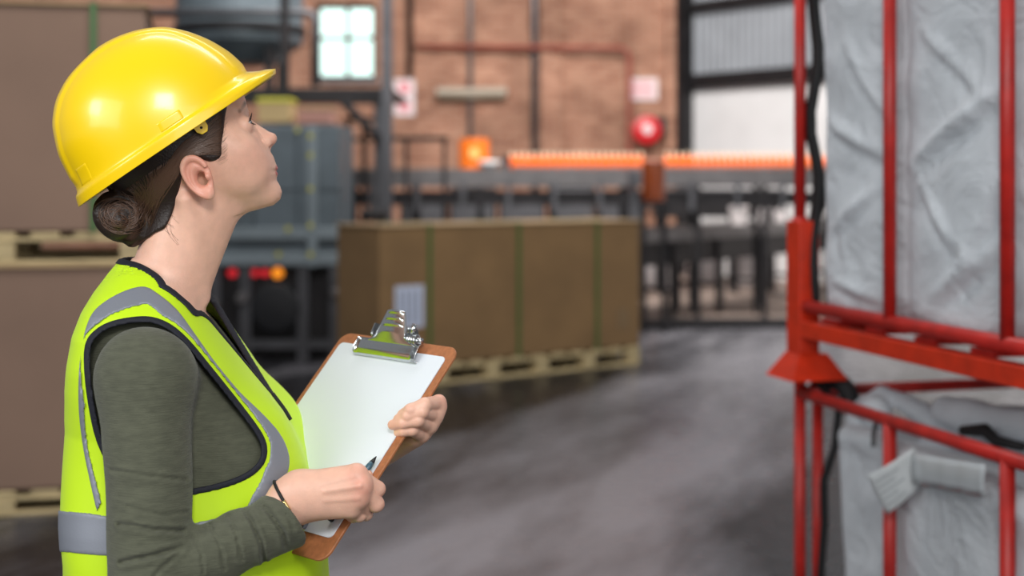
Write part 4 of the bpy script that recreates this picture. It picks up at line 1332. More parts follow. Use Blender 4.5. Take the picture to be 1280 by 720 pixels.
def skin_head(P, parts=False):
    q = w2h(P)
    c = np.abs(q[:, 2])
    qa = q.copy(); qa[:, 2] = c
    t = -PROF(q[:, 0], q[:, 1])
    W = headW(q[:, 0], q[:, 1])
    TT = 90.0
    far = np.maximum(-t, 0)
    g_ = np.sqrt(np.clip(1 - np.clip(t, 0, TT) / TT, 0, 1) ** 2 + (c / W) ** 2) - 1
    d = np.where(t > 0, g_ * 68, np.sqrt(far ** 2 + np.maximum(0, c - 2) ** 2))
    d = np.where(t > 0, d, np.maximum(d, far))
    # cheek bone and masseter
    d = smin(d, ell(qa, hp(291, 184, 48), (24, 16, 14)), 26)
    d = smin(d, ell(qa, hp(305, 210, 36), (26, 26, 14)), 26)
    # eye socket, then lids over the eyeball
    d = smax(d, -ell(qa, eyeC + np.array([15, 3, 3], dtype=np.float32), (12, 11, 17)), 9)
    # brow ridge
    d = smin(d, cone(qa, hp(303, 138, 14), hp(296, 139, 40), 7, 6), 8)
    # nose
    nose = cone(qa, hp(313.5, 155, 0), hp(337.9, 173.6, 0), 4.6, 7.6)
    nose = smin(nose, cone(qa, hp(313, 164, 0), hp(331, 178.5, 0), 8.0, 11.0), 5)
    nose = smin(nose, sph(qa, hp(338.9, 173.3, 0), 8.0), 3)
    nose = smin(nose, ell(qa, hp(332.5, 179, 9.5), (7.5, 6.2, 5.6)), 3.5)
    d = smin(d, nose, 5.5)
    d = smax(d, -ell(qa, hp(338, 183.4, 6.0), (4.5, 2.8, 2.6)), 1.5)
    # alar crease
    d = smax(d, -cone(qa, hp(326, 176, 16.5), hp(329, 184, 15), 1.2, 1.2), 3.0)
    # lids
    e = qa - eyeC
    re = np.linalg.norm(e, axis=1)
    lid = re - 13.4
    az = np.arctan2(e[:, 2], e @ gaze)
    upv = np.array([-gaze[1], gaze[0], 0], dtype=np.float32)
    el = np.arctan2(e @ upv, np.sqrt((e @ gaze) ** 2 + e[:, 2] ** 2) * np.sign(e @ gaze))
    d = smin(d, lid, 4.0)
    open_up = 0.33 * np.clip(1 - (az / 0.95) ** 2, 0, 1) ; open_dn = -0.36 * np.clip(1 - (az / 0.95) ** 2, 0, 1)
    fis = np.maximum(el - open_up, open_dn - el) * 12
    fis = np.maximum(fis, (np.abs(az) - 0.95) * 12)
    d = smax(d, -np.maximum(fis, re - 17), 0.8)
    # ear
    d = smin(d, ear_d(qa), 3.0)
    # neck (leans forward with the raised head), throat, nape and shoulders
    nk = cone(qa, hp(240, 262, 0), hp(206, 372, 0), 53, 54)
    nk = smin(nk, cone(qa, hp(272, 262, 0), hp(232, 352, 0), 29, 27), 20)
    d = smin(d, nk, 15)
    d = smin(d, cone(qa, hp(231, 250, 52), hp(252, 372, 14), 9, 9), 14)
    ch = smax(torso(P, False) + 0.017, P[:, 2] - 1.338, 0.01)
    return smin(d / 1000, ch, 0.022)
lo_ = h2w(-180, -300, 150); hi_ = h2w(130, 110, -150)
hv, hf = polygonize(skin_head, (HX - 0.19, YM - 0.17, 1.15), (HX + 0.16, YM + 0.17, HZ0 + 0.125), 0.0016, slack=2.2)

# ---- arms and hands
def hand_right(P):
    def p(x, y, Y): return px(x, y, Y + 0.020)
    # forearm and wrist
    d = cone(P, p(296, 684, 1.765), p(352, 634, 1.775), 0.026, 0.0235)
    d = smin(d, cone(P, p(356, 617, 1.775), p(374, 609, 1.777), 0.0185, 0.018), 0.012)
    d = smin(d, cone(P, p(366, 640, 1.775), p(380, 630, 1.777), 0.0185, 0.018), 0.012)
    # metacarpals
    for (a, b_, r1, r2) in (((374, 609, 1.778), (445, 592.5, 1.766), 0.0175, 0.0128), ((374, 616, 1.774), (452, 606, 1.759), 0.017, 0.0125),
                            ((376, 624, 1.775), (449, 622, 1.762), 0.017, 0.0122), ((378, 632, 1.779), (439, 636, 1.769), 0.016, 0.0118),
                            ((382, 612, 1.798), (438, 606, 1.790), 0.017, 0.014), ((386, 628, 1.798), (436, 628, 1.790), 0.015, 0.012)):
        d = smin(d, cone(P, p(*a), p(*b_), r1, r2), 0.018)
    # knuckles
    for (a, r) in (((446, 591.5, 1.763), 0.0108), ((453, 606, 1.758), 0.0108), ((450, 622, 1.761), 0.0102), ((441, 636, 1.769), 0.0095)):
        d = smin(d, sph(P, p(*a), r), 0.006)
    fl_ = []
    for ch in ([(446, 593, 1.766, 0.0105), (471.5, 611.5, 1.779, 0.0102), (464, 613, 1.812, 0.0086), (450, 602, 1.822, 0.0076)],
               [(452, 608, 1.762, 0.0105), (470.0, 630, 1.776, 0.0102), (462, 632, 1.808, 0.0086), (447, 624, 1.818, 0.0078)],
               [(450, 623, 1.762, 0.0106), (457, 642, 1.788, 0.0090), (448, 640, 1.810, 0.0080), (438, 632, 1.812, 0.0074)],
               [(440, 636, 1.769, 0.0102), (449.5, 643.5, 1.779, 0.0088), (441, 646, 1.800, 0.0074), (432, 640, 1.806, 0.0068)]):
        f_ = 1e3
        for (x0, y0, Y0, r0), (x1, y1, Y1, r1) in zip(ch[:-1], ch[1:]):
            f_ = smin(f_, cone(P, p(x0, y0, Y0), p(x1, y1, Y1), r0, r1), 0.003) if not np.isscalar(f_) else cone(P, p(x0, y0, Y0), p(x1, y1, Y1), r0, r1)
        fl_.append(f_)
    fing = fl_[0]
    for f_ in fl_[1:]: fing = smin(fing, f_, 0.0006)
    d = smin(d, fing, 0.003)
    for (a, b_) in (((404, 606, 1.7545), (444, 594, 1.7520)), ((406, 614, 1.7500), (450, 607, 1.7450)), ((406, 625, 1.7515), (447, 622, 1.7485))):
        d = smin(d, cone(P, p(*a), p(*b_), 0.0006, 0.0012), 0.006)
    # thumb on the far side, closing on the pen
    th = cone(P, p(388, 612, 1.797), p(420, 598, 1.815), 0.015, 0.012)
    th = smin(th, cone(P, p(420, 598, 1.815), p(444, 597, 1.833), 0.0112, 0.0092), 0.004)
    th = smin(th, cone(P, p(444, 597, 1.833), p(459, 594, 1.838), 0.0092, 0.0075), 0.003)
    d = smin(d, th, 0.008)
    return d
def hand_left(P):
    def p(x, y, Y): return px(x, y, Y + 0.078)
    d = cone(P, p(420, 612, 1.965), p(462, 575, 1.935), 0.028, 0.024)
    for (a, b_, r1, r2) in (((470, 562, 1.92), (548, 508, 1.842), 0.018, 0.0120), ((470, 566, 1.92), (543, 521, 1.838), 0.018, 0.0120),
                            ((470, 568, 1.92), (536, 533, 1.838), 0.018, 0.0115), ((472, 570, 1.92), (526, 544, 1.843), 0.017, 0.0110)):
        d = smin(d, cone(P, p(*a), p(*b_), r1, r2), 0.010)
    d = smin(d, cone(P, p(505, 549, 1.868), p(518, 546, 1.850), 0.011, 0.011), 0.008)
    fl_ = []
    for ch in ([(546, 504, 1.838, 0.0105), (531, 506, 1.809, 0.0094), (513, 512.5, 1.803, 0.0082), (503, 518, 1.8115, 0.0070)],
               [(541, 518, 1.833, 0.0108), (527, 514.5, 1.805, 0.0094), (509, 520, 1.803, 0.0082), (498, 524, 1.811, 0.0070)],
               [(535, 531, 1.834, 0.0105), (522, 525, 1.805, 0.0092), (504, 528.5, 1.804, 0.0080), (491, 531, 1.812, 0.0070)],
               [(527, 543, 1.838, 0.0100), (515, 537, 1.811, 0.0085), (505, 538.5, 1.808, 0.0074), (498, 540.5, 1.814, 0.0064)]):
        f_ = None
        for (x0, y0, Y0, r0), (x1, y1, Y1, r1) in zip(ch[:-1], ch[1:]):
            k_ = cone(P, p(x0, y0, Y0), p(x1, y1, Y1), r0, r1)
            f_ = k_ if f_ is None else smin(f_, k_, 0.003)
        fl_.append(f_)
    fing = fl_[0]
    for f_ in fl_[1:]: fing = smin(fing, f_, 0.0016)
    d = smin(d, fing, 0.004)
    # thumb: along the back of the board, its tip showing above the index finger
    th = cone(P, p(490, 555, 1.90), p(536, 520, 1.868), 0.014, 0.0105)
    th = smin(th, cone(P, p(538, 520, 1.868), p(549.5, 500.5, 1.842), 0.010, 0.0078), 0.004)
    d = smin(d, th, 0.005)
    return d
def bounds(ptl, m):
    a = np.array([tuple(q) for q in ptl])
    return a.min(0) - m, a.max(0) + m
lo_, hi_ = bounds([px(300, 668, 1.785), px(480, 590, 1.77), px(450, 655, 1.865)], 0.04)
rv, rf = polygonize(hand_right, lo_, hi_, 0.0013)
lo_, hi_ = bounds([px(420, 612, 2.043), px(555, 495, 1.875), px(485, 570, 1.875)], 0.035)
lv_, lf_ = polygonize(hand_left, lo_, hi_, 0.0013)

def near_px(P):
    bx_, bc_ = body_local(P)
    c = np.abs(bc_)
    X = XC + (bx_ - XC) * bcy + c * bsy
    Y = YM + (bx_ - XC) * bsy - c * bcy
    return 640 + F * X / Y, HZ + F * (CAMZ - P[:, 2]) / Y, Y, c
arm_hole = smooth_line([(113, 432), (124, 417), (141, 408), (165, 403), (188, 402.5), (210, 411), (232, 430), (256, 459), (281, 490), (306, 522), (322, 545), (327.5, 561), (324, 577), (309, 591), (283, 602), (250, 610), (220, 614), (185, 610), (150, 590), (128, 552), (117, 505), (112, 462)], 3, True)
neck_edge = smooth_line([(120, 316), (150, 324), (177, 331), (205, 349), (231, 373), (246, 389)], 3)
neck_hole = list(map(tuple, neck_edge)) + [(262, 380), (262, 180), (120, 180)]
ARMF = Field2(arm_hole, 1.0, 30); NECKF = Field2(neck_hole, 1.0, 30)
def neck_d(P):
    u, v, Y, c = near_px(P)
    back_ = NECKF(u, v) * Y / F
    cv = np.interp(P[:, 2], [1.0, 1.155, 1.235, 1.30, 1.40], [-0.09, 0.0, 0.046, 0.080, 0.11])
    vee = np.maximum((c - cv) * 0.88, -0.455 - body_local(P)[0])
    return smin(back_, vee, 0.02).astype(np.float32)
def holes(P):
    u, v, Y, c = near_px(P)
    return np.minimum(ARMF(u, v) * Y / F, neck_d(P))
HEM = 0.70
def vest(P):
    d = torso(P)
    sh = np.abs(d) - 0.0022
    sh = np.maximum(sh, -holes(P) + 0.0)
    return np.maximum(sh, HEM - P[:, 2])
def vest_trim(P):
    d = torso(P)
    h_ = holes(P)
    return np.maximum(np.maximum(np.abs(d) - 0.0042, np.abs(h_ - 0.0030) - 0.0040), HEM - P[:, 2])
tb_lo = (-0.64, 1.74, HEM - 0.02); tb_hi = (-0.21, 2.16, 1.37)
vv_, vf_ = polygonize(vest, tb_lo, tb_hi, 0.0026, slack=2.0)
tv_, tf_ = polygonize(vest_trim, tb_lo, tb_hi, 0.0024, slack=2.0)
# reflective tape: two braces and a belt
def decal(polys, side=0):
    flds = [Field2(pl_, 1.0, 20) for pl_ in polys]
    def f_(P):
        d = torso(P)
        u, v, Y, c = near_px(P)
        m_ = 1e3
        for pl_ in flds:
            m_ = np.minimum(m_, pl_(u, v) * Y / F)
        h_ = holes(P)
        r_ = np.maximum(np.maximum(np.abs(d - 0.0018) - 0.0022, m_), 0.011 - h_)
        return np.maximum(r_, -side * body_local(P)[1]) if side else r_
    return f_
def strip(e1, e2, n=5):
    a = smooth_line(e1, n); b_ = smooth_line(e2, n)
    return list(map(tuple, a)) + list(map(tuple, b_[::-1]))
brace = strip([(121, 640), (112, 600), (104, 560), (99, 520), (98, 480), (101, 440), (109, 405), (122, 384), (150, 366), (178, 358), (196, 366), (222, 388), (247, 422), (270, 454), (300, 490), (330, 519), (352, 545), (362, 573), (357, 597), (340, 625), (330, 660)],
              [(127, 628), (117, 590), (110, 560), (106, 520), (106, 480), (109, 446), (114, 420), (126, 402), (150, 389), (178, 381), (190, 384), (215, 408), (240, 440), (262, 470), (290, 504), (312, 530), (330, 556), (333, 574), (327, 598), (312, 626), (300, 660)])
belt = [(60, 636), (80, 639), (110, 641), (150, 648), (200, 655), (235, 655), (270, 648), (300, 637), (330, 630), (360, 634), (385, 638), (420, 634), (420, 652), (400, 657), (372, 664), (330, 668), (300, 672), (270, 680), (235, 686), (200, 696), (150, 696), (110, 693), (80, 690), (60, 690)]
braces = [polygonize(decal([brace], sd), tb_lo, tb_hi, 0.0024, slack=2.0) for sd in (1, -1)]
bev_, bef_ = polygonize(decal([belt]), tb_lo, tb_hi, 0.0024, slack=2.0)

# ---- shirt: slimmer torso plus both sleeves
def sleeve_wr(P):
    """drawn-up folds on the right sleeve"""
    e = px(188, 729, 1.728); w = px(364, 646, 1.795)
    ax = np.array(w - e, dtype=np.float32); L_ = np.linalg.norm(ax); ax /= L_
    s = ((P - V3(e)) @ ax) / L_
    q = P - V3(e) - np.outer(s * L_, ax)
    ph = np.arctan2(q[:, 2], -q[:, 1])
    return s, ph
def shirt(P):
    d = torso(P, False) + 0.011 + 0.002 * wob(P, 30, 51)
    d = smax(d, 0.012 - neck_d(P), 0.004)
    d = smax(d, P[:, 2] - 1.30, 0.02)
    # collar line of the shirt stays under the vest
    sh = px(184, 476, 1.783); el = px(188, 729, 1.728); wr_ = px(364, 646, 1.795)
    up_ = cone(P, sh, el, 0.055, 0.049)
    up_ = smin(up_, ell(P, px(181, 468, 1.785), (0.057, 0.052, 0.055)), 0.03)
    s, ph = sleeve_wr(P)
    zz = P[:, 2]
    up_ = up_ + 0.0016 * wob(P * np.array([0.5, 0.5, 1.6], dtype=np.float32), 60, 61)
    fo = cone(P, el, wr_, 0.0425, 0.0345)
    n1 = wob(P, 34, 71); n2 = wob(P, 60, 73)
    fold = np.sin(s * 21 + 1.5 * np.sin(ph + 0.4) + 2.4 * n1)
    fo = fo - 0.0020 * np.clip(0.35 + 0.8 * s, 0, 1) * fold * np.clip(0.6 + 0.9 * n2, 0.0, 1.3) - 0.0008 * n2
    u_ = 640 + F * P[:, 0] / P[:, 1]; v_ = HZ + F * (CAMZ - P[:, 2]) / P[:, 1]
    nearside = 1 / (1 + np.exp((P[:, 1] - 1.765) / 0.006))
    def groove(pts, w, am):
        m_ = 1e9
        for (xa_, ya_), (xb2, yb2) in zip(pts[:-1], pts[1:]):
            ex_, ey_ = xb2 - xa_, yb2 - ya_
            t_ = np.clip(((u_ - xa_) * ex_ + (v_ - ya_) * ey_) / (ex_ * ex_ + ey_ * ey_), 0, 1)
            m_ = np.minimum(m_, (u_ - xa_ - ex_ * t_) ** 2 + (v_ - ya_ - ey_ * t_) ** 2)
        m_ = np.sqrt(m_)
        return am * (np.exp(-(m_ / w) ** 2) - 0.55 * np.exp(-((m_ - 2.2 * w) / (1.4 * w)) ** 2)) * nearside
    fo = fo + groove([(303, 632), (316, 655), (326, 678), (331, 706)], 2.4, 0.0060) + groove([(331, 634), (345, 652), (355, 668), (357, 684)], 2.6, 0.0062)
    fo = fo + groove([(284, 643), (296, 668), (302, 700)], 2.0, 0.0032) + groove([(262, 655), (276, 684), (280, 712)], 2.0, 0.0026) + groove([(345, 628), (362, 648), (367, 662)], 2.2, 0.0030)
    fo = fo + groove([(240, 668), (252, 692), (254, 718)], 1.8, 0.0022)
    up_ = up_ + groove([(229, 664), (190, 662), (149, 655)], 2.6, 0.0046) + groove([(228, 684), (190, 695), (152, 703)], 2.8, 0.0052) + groove([(232, 600), (190, 596), (140, 588)], 2.2, 0.0024) + groove([(226, 690), (200, 712), (186, 730)], 2.2, 0.0034)
    up_ = up_ + groove([(232, 640), (200, 644), (160, 634)], 2.2, 0.0018)
    fo = fo - 0.005 * np.clip((s - 0.78) / 0.2, 0, 1)
    ax = (wr_ - el).normalized()
    fo = smax(fo, (P - V3(wr_)) @ V3(ax) + 0.45 * (P[:, 1] - wr_[1]) + 0.30 * (P[:, 2] - wr_[2]) + 0.012, 0.005)
    arm = smin(up_, fo, 0.016)
    d = smin(d, arm, 0.014)
    # left arm on the far side
    shl = Vector((-0.49, 2.105, 1.195)); ell_ = Vector((-0.44, 2.20, 0.945)); wl = Vector(px(405, 606, 2.045))
    la = smin(cone(P, shl, ell_, 0.056, 0.048), cone(P, ell_, wl, 0.046, 0.034) + 0.002 * wob(P, 60, 5), 0.016)
    return smin(d, la, 0.02)
sv_, sf_ = polygonize(shirt, (-0.66, 1.66, 0.74), (-0.18, 2.27, 1.30), 0.0028, slack=2.0)

# ---- legs, feet and the coarse body beneath the clothes
def legs(P):
    c = np.abs(YM - P[:, 1])
    q = np.stack([P[:, 0], c, P[:, 2]], 1)
    d = ell(q, (-0.44, 0.0, 0.86), (0.125, 0.165, 0.17))
    d = smin(d, cone(q, (-0.44, 0.085, 0.82), (-0.43, 0.095, 0.48), 0.093, 0.068), 0.05)
    d = smin(d, cone(q, (-0.43, 0.095, 0.48), (-0.455, 0.105, 0.085), 0.068, 0.058), 0.02)
    return np.maximum(d + 0.003 * wob(P, 30, 81), 0.07 - P[:, 2])
def boots(P):
    c = np.abs(YM - P[:, 1])
    q = np.stack([P[:, 0], c, P[:, 2]], 1)
    d = smin(cone(q, (-0.46, 0.105, 0.05), (-0.30, 0.125, 0.04), 0.048, 0.045), cone(q, (-0.46, 0.105, 0.05), (-0.455, 0.105, 0.16), 0.05, 0.05), 0.03)
    return np.maximum(d, -P[:, 2])
def core(P):
    d = torso(P, False) + 0.035
    d = smax(d, P[:, 2] - 1.27, 0.02)
    d = smin(d, legs(P) + 0.012, 0.04)
    for (a, b_, r1, r2) in ((px(184, 476, 1.783), px(188, 722, 1.728), 0.042, 0.036), (px(188, 722, 1.728), px(330, 655, 1.785), 0.035, 0.027),
                            (Vector((-0.49, 2.105, 1.195)), Vector((-0.44, 2.20, 0.945)), 0.042, 0.036), (Vector((-0.44, 2.20, 0.945)), px(405, 606, 2.045), 0.035, 0.027)):
        d = smin(d, cone(P, a, b_, r1, r2), 0.02)
    return np.maximum(d, 0.05 - P[:, 2])
cv_, cf_ = polygonize(core, (-0.66, 1.66, 0.02), (-0.18, 2.27, 1.32), 0.010, slack=2.0)
bv, bf = join((hv, hf), (rv, rf), (lv_, lf_), (cv_, cf_))

def skin_cols(v):
    n = len(v)
    P = v.astype(np.float32)
    base = np.tile(np.array(lin((240, 190, 166))[:3]), (n, 1))
    q = w2h(P); qa = q.copy(); qa[:, 2] = np.abs(q[:, 2])
    def blend(w, col):
        nonlocal base
        base = base * (1 - w[:, None]) + np.array(lin(col)[:3]) * w[:, None]
    onhead = (P[:, 2] > HZ0 - 0.09)
    # cheeks, nose tip and ear are a little redder
    blend(0.22 * np.exp(-(np.linalg.norm((qa - hp(310, 198, 45)) / np.array([30, 24, 34], dtype=np.float32), axis=1)) ** 2) * onhead, (230, 146, 126))
    blend(0.5 * np.exp(-np.maximum(0, ell(qa, hp(248, 222, 78), (20, 32, 14))) / 4) * onhead, (220, 128, 108))
    blend(0.25 * np.exp(-np.maximum(0, sph(qa, hp(340, 174, 0), 8)) / 4) * onhead, (222, 140, 120))
    # lips
    lip = np.minimum(ell(qa, hp(346, 210, 0), (7.5, 4.8, 19)), ell(qa, hp(346, 216.5, 0), (7.0, 4.4, 18)))
    blend(np.clip(0.5 - lip / 1.2, 0, 1) * onhead * 0.85, (190, 84, 88))
    # eyebrow
    br_ = cone(qa, hp(305, 129, 18), hp(298.5, 139, 44), 1.2, 0.6)
    blend(np.clip(0.5 - (br_ - 2.0) / 3.0, 0, 1) * onhead * 0.85, (52, 36, 28))
    # lash line along both lids
    e = qa - eyeC
    re = np.linalg.norm(e, axis=1)
    az = np.arctan2(e[:, 2], e @ gaze); upv = np.array([-gaze[1], gaze[0], 0], dtype=np.float32)
    el = np.arctan2(e @ upv, np.abs(e @ gaze) + 1e-6)
    w = np.exp(-((el - 0.40 * np.clip(1 - (az / 0.95) ** 2, 0, 1)) / 0.07) ** 2) * (re < 15.5) * (np.abs(az) < 1.0)
    blend(0.8 * w * onhead, (40, 26, 22))
    # knuckles a little pinker
    for (a, r) in ((px(456, 606, 1.764), 0.01), (px(446, 592, 1.77), 0.01), (px(452, 622, 1.768), 0.009), (px(478, 612, 1.805), 0.008), (px(476, 630, 1.801), 0.008), (px(551, 500, 1.918), 0.008), (px(487, 531, 1.878), 0.006)):
        blend(0.22 * np.exp(-np.maximum(0, np.linalg.norm(P - V3(a), axis=1) - r) / 0.006), (226, 134, 116))
    return base
M_skin = mat('skin', (240, 190, 166), 0.42, attr='tint', var=0.10, vscale=70, bump=0.10, bscale=500, sss=0.12)
body = obj('body', (bv, bf), M_skin, person, smooth=True)
paint(body, skin_cols(bv))

# eyes
M_sclera = mat('eye_white', (232, 226, 222), 0.12, coat=0.6)
M_iris = mat('iris_brown', (62, 44, 34), 0.12, coat=1.0)
M_pupil = mat('pupil', (6, 6, 8), 0.1, coat=1.0)
for sgn in (1, -1):
    c = eyeC.copy(); c[2] *= sgn
    cw = h2w(*c)
    gz = (h2w(*(c + gaze * 10)) - cw).normalized()
    gz = (gz + Vector((0, 0.0, 0.0))).normalized()
    pr = [(12.0 * math.sin(a), 12.0 * math.cos(a)) for a in np.linspace(math.pi * 0.98, 0.50, 18)]
    ey = obj('eye', G().lathe(cw, [(r / 1000, h / 1000) for r, h in pr], 28, gz), M_sclera, person, smooth=True)
    pi_ = [(12.05 * math.sin(a), 12.05 * math.cos(a) + 0.35 * max(0, 1 - (a / 0.5))) for a in np.linspace(0.50, 0.19, 8)]
    obj('iris', G().lathe(cw, [(r / 1000, h / 1000) for r, h in pi_], 28, gz), M_iris, ey, smooth=True)
    pp = [(12.25 * math.sin(a), 12.25 * math.cos(a) + 0.2) for a in np.linspace(0.20, 0.01, 5)]
    obj('pupil', G().lathe(cw, [(r / 1000, h / 1000) for r, h in pp], 20, gz), M_pupil, ey, smooth=True)
    # lashes
    g = G()
    upv = np.array([-gaze[1], gaze[0], 0], dtype=np.float32); lat = np.array([0, 0, 1.0], dtype=np.float32) * sgn
    for k in range(22):
        az = -0.75 + 1.6 * k / 21
        for (e0, ln, cu_) in ((0.34 * (1 - (az / 0.95) ** 2), 8.0, 1.0), (-0.36 * (1 - (az / 0.95) ** 2), 4.0, -1.0)):
            dr = gaze * (math.cos(e0) * math.cos(az)) + upv * math.sin(e0) + lat * (math.cos(e0) * math.sin(az))
            p0 = c + dr * 12.8
            p1 = p0 + dr * ln * 0.55 + upv * cu_ * ln * 0.10
            p2 = p0 + dr * ln * 0.85 + upv * cu_ * ln * 0.45 + lat * ln * 0.12 * az
            g.tube([h2w(*p0), h2w(*p1), h2w(*p2)], [0.00032, 0.00026, 0.0001], 4)
    obj('eyelashes', g, mat('lash_black', (18, 12, 10), 0.6), ey, smooth=True)

# ---- hair: swept back under the helmet into a low bun
hair_poly = smooth_line([(285, 126), (281, 148), (279.5, 170), (279, 190), (273, 199), (262, 202), (250, 198), (240, 196), (233, 202), (228.5, 214), (226, 228), (221, 250), (214, 270), (206, 285), (194, 291), (178, 300), (140, 300), (100, 262), (80, 180), (90, 90), (160, 40), (240, 40), (290, 80)], 3, True)
def hair_d(P):
    q = w2h(P); c = np.abs(q[:, 2]); qa = q.copy(); qa[:, 2] = c
    t = -PROF(q[:, 0], q[:, 1])
    W = headW(q[:, 0], q[:, 1])
    far = np.maximum(-t, 0)
    g_ = np.sqrt(np.clip(1 - np.clip(t, 0, 90.0) / 90.0, 0, 1) ** 2 + (c / W) ** 2) - 1
    d = np.where(t > 0, g_ * 68, np.maximum(far, np.sqrt(far ** 2 + np.maximum(0, c - 2) ** 2)))
    nk = cone(qa, hp(240, 262, 0), hp(206, 372, 0), 53, 54)
    d = smin(d, nk, 15)
    d = d - 4.5
    # region in the side view
    Yq = YM - (-q[:, 0] * sy + c * cy) / 1000
    X = HX + (q[:, 0] * cy + c * sy) / 1000
    u = 640 + F * X / Yq; v = HZ + F * (CAMZ - P[:, 2]) / Yq
    m_ = poly2(u, v, hair_poly) * 1.05
    d = smax(d, m_, 4.0)
    bun = ell(q, bunC, (38, 33, 33), bunM)
    for (p0_, p1_, r0_, r1_) in bun_roll:
        bun = smin(bun, cone(q, p0_, p1_, r0_, r1_), 7.0)
    ang = np.arctan2((q - bunC) @ bunM[:, 1], (q - bunC) @ bunM[:, 0])
    rad = np.linalg.norm(q - bunC, axis=1)
    bun = bun + 0.35 * np.sin(rad * 1.5 + ang * 2.0)
    d = smin(d, bun, 6.0)
    return d / 1000
bunC = hp(151, 271, 10)
bun_roll = []
_bp = []
for k in range(30):
    a_ = -0.6 + k * 0.42; r_ = 33 - 0.95 * k
    e_ = np.array([r_ * 1.10 * math.cos(a_), r_ * 0.95 * math.sin(a_), 6 + 0.85 * k], dtype=np.float32)
    _bp.append((e_, 10.0 - 0.12 * k))
bunM = np.array([[0.83, 0.55, 0], [-0.55, 0.83, 0], [0, 0, 1]], dtype=np.float32)
for (e0_, r0_), (e1_, r1_) in zip(_bp[:-1], _bp[1:]):
    bun_roll.append((bunC + bunM @ e0_, bunC + bunM @ e1_, r0_, r1_))
hav, haf = polygonize(hair_d, (HX - 0.19, YM - 0.12, HZ0 - 0.13), (HX + 0.07, YM + 0.12, HZ0 + 0.13), 0.0019, slack=2.2)
def hair_material():
    m = mat('dark_brown_hair', (38, 26, 21), 0.42, spec=0.45, bump=0.25, bscale=350)
    return m
M_hair = hair_material()
hair = obj('hair', (hav, haf), M_hair, person, smooth=True)
from mathutils.bvhtree import BVHTree
bvh = BVHTree.FromPolygons([tuple(p) for p in hav], [tuple(q) for q in haf])
def cam_hit(b, x, y):
    o_ = Vector((0, 0, CAMZ)); d_ = (px(x, y, 1.0) - o_).normalized()
    return b.ray_cast(o_, d_)
rnd = random.Random(4)
g = G()
gl = G()
def strand(pts2, g_, r, off):
    pts = []
    for (x, y) in smooth_line(pts2, 5):
        h_ = cam_hit(bvh, x, y)
        if h_[0] is None: continue
        pts.append(h_[0] + h_[1] * off)
    if len(pts) > 3:
        # drop jumps
        ok = all((pts[i + 1] - pts[i]).length < 0.03 for i in range(len(pts) - 1))
        if ok:
            m_ = len(pts)
            g_.tube(pts, [r * (0.35 + 0.65 * math.sin(math.pi * (0.1 + 0.8 * i / (m_ - 1)))) for i in range(m_)], 5)
for k in range(260):
    q = rnd.random()
    # start along the hair line / helmet edge, flow over the ear to the bun
    if q < 0.55:
        y0 = 140 + 56 * rnd.random(); x0 = 278 - 3 * rnd.random()
        mid = (232 + 8 * rnd.random() - (196 - y0) * 0.12, 190 + (y0 - 168) * 0.30 + rnd.uniform(-3, 3))
        end = (190 + rnd.uniform(-8, 8), 245 + (y0 - 168) * 0.5 + rnd.uniform(-6, 6))
        pts = [(x0, y0), ((x0 + mid[0]) / 2 + 4, (y0 + mid[1]) / 2 - 3), mid, ((mid[0] + end[0]) / 2 + 2, (mid[1] + end[1]) / 2 - 2), end]
    else:
        x0 = 150 + 75 * rnd.random(); y0 = 262 - (x0 - 110) * 0.68
        end = (176 + rnd.uniform(-10, 14), 272 + rnd.uniform(-14, 14))
        pts = [(x0, y0 + 6), (x0 * 0.6 + end[0] * 0.4 + 5, y0 * 0.6 + end[1] * 0.4), end]
    strand(pts, g, rnd.uniform(0.0003, 0.0007), 0.0003)
for k in range(80):
    a0 = rnd.uniform(0, 6.28); rr = rnd.uniform(0.35, 0.9)
    ox, oy = rnd.uniform(-9, 9), rnd.uniform(-8, 8)
    pts = []
    for i in range(6):
        a = a0 + i * 0.42
        r_ = rr * (1 - 0.06 * i)
        pts.append((152 + ox + 36 * r_ * math.cos(a), 270 + oy + 26 * r_ * math.sin(a)))
    strand(pts, g, rnd.uniform(0.0003, 0.0008), 0.0003)
ss = obj('hair_strands', g, mat('hair_strand', (86, 62, 48), 0.38, spec=0.5), hair, smooth=True); tag(ss, None, None, None, 'stuff')
# loose fine hairs on the nape
bvh_s = BVHTree.FromPolygons([tuple(p) for p in hv], [tuple(q) for q in hf])
g = G()
for k in range(9):
    x0 = 212 + rnd.uniform(-10, 12); y0 = 268 + rnd.uniform(-8, 16)
    dx, dy = rnd.uniform(4, 16), rnd.uniform(10, 28)
    pts = []
    for (x, y) in smooth_line([(x0, y0), (x0 + dx * 0.2 + rnd.uniform(-2, 2), y0 + dy * 0.5), (x0 + dx, y0 + dy)], 5):
        h_ = cam_hit(bvh_s, x, y)
        if h_[0] is not None: pts.append(h_[0] + h_[1] * 0.0006)
    if len(pts) > 4: g.tube(pts, 0.00011, 4)
for k in range(50):
    x0 = 281 + rnd.uniform(-1, 4); y0 = 140 + 60 * k / 50
    pts = []
    for (x, y) in smooth_line([(x0, y0), (x0 - 5, y0 + 4 + rnd.uniform(-1, 2)), (x0 - 11, y0 + 7)], 4):
        h1 = cam_hit(bvh_s, x, y); h2 = cam_hit(bvh, x, y)
        hh_ = [h_ for h_ in (h1, h2) if h_[0] is not None]
        if hh_:
            h_ = min(hh_, key=lambda q_: q_[3]); pts.append(h_[0] + h_[1] * 0.0005)
    if len(pts) > 4: g.tube(pts, 0.00010, 4)
ss = obj('loose_hairs', g, mat('hair_strand', (48, 32, 25), 0.35), hair, smooth=True); tag(ss, None, None, None, 'stuff')

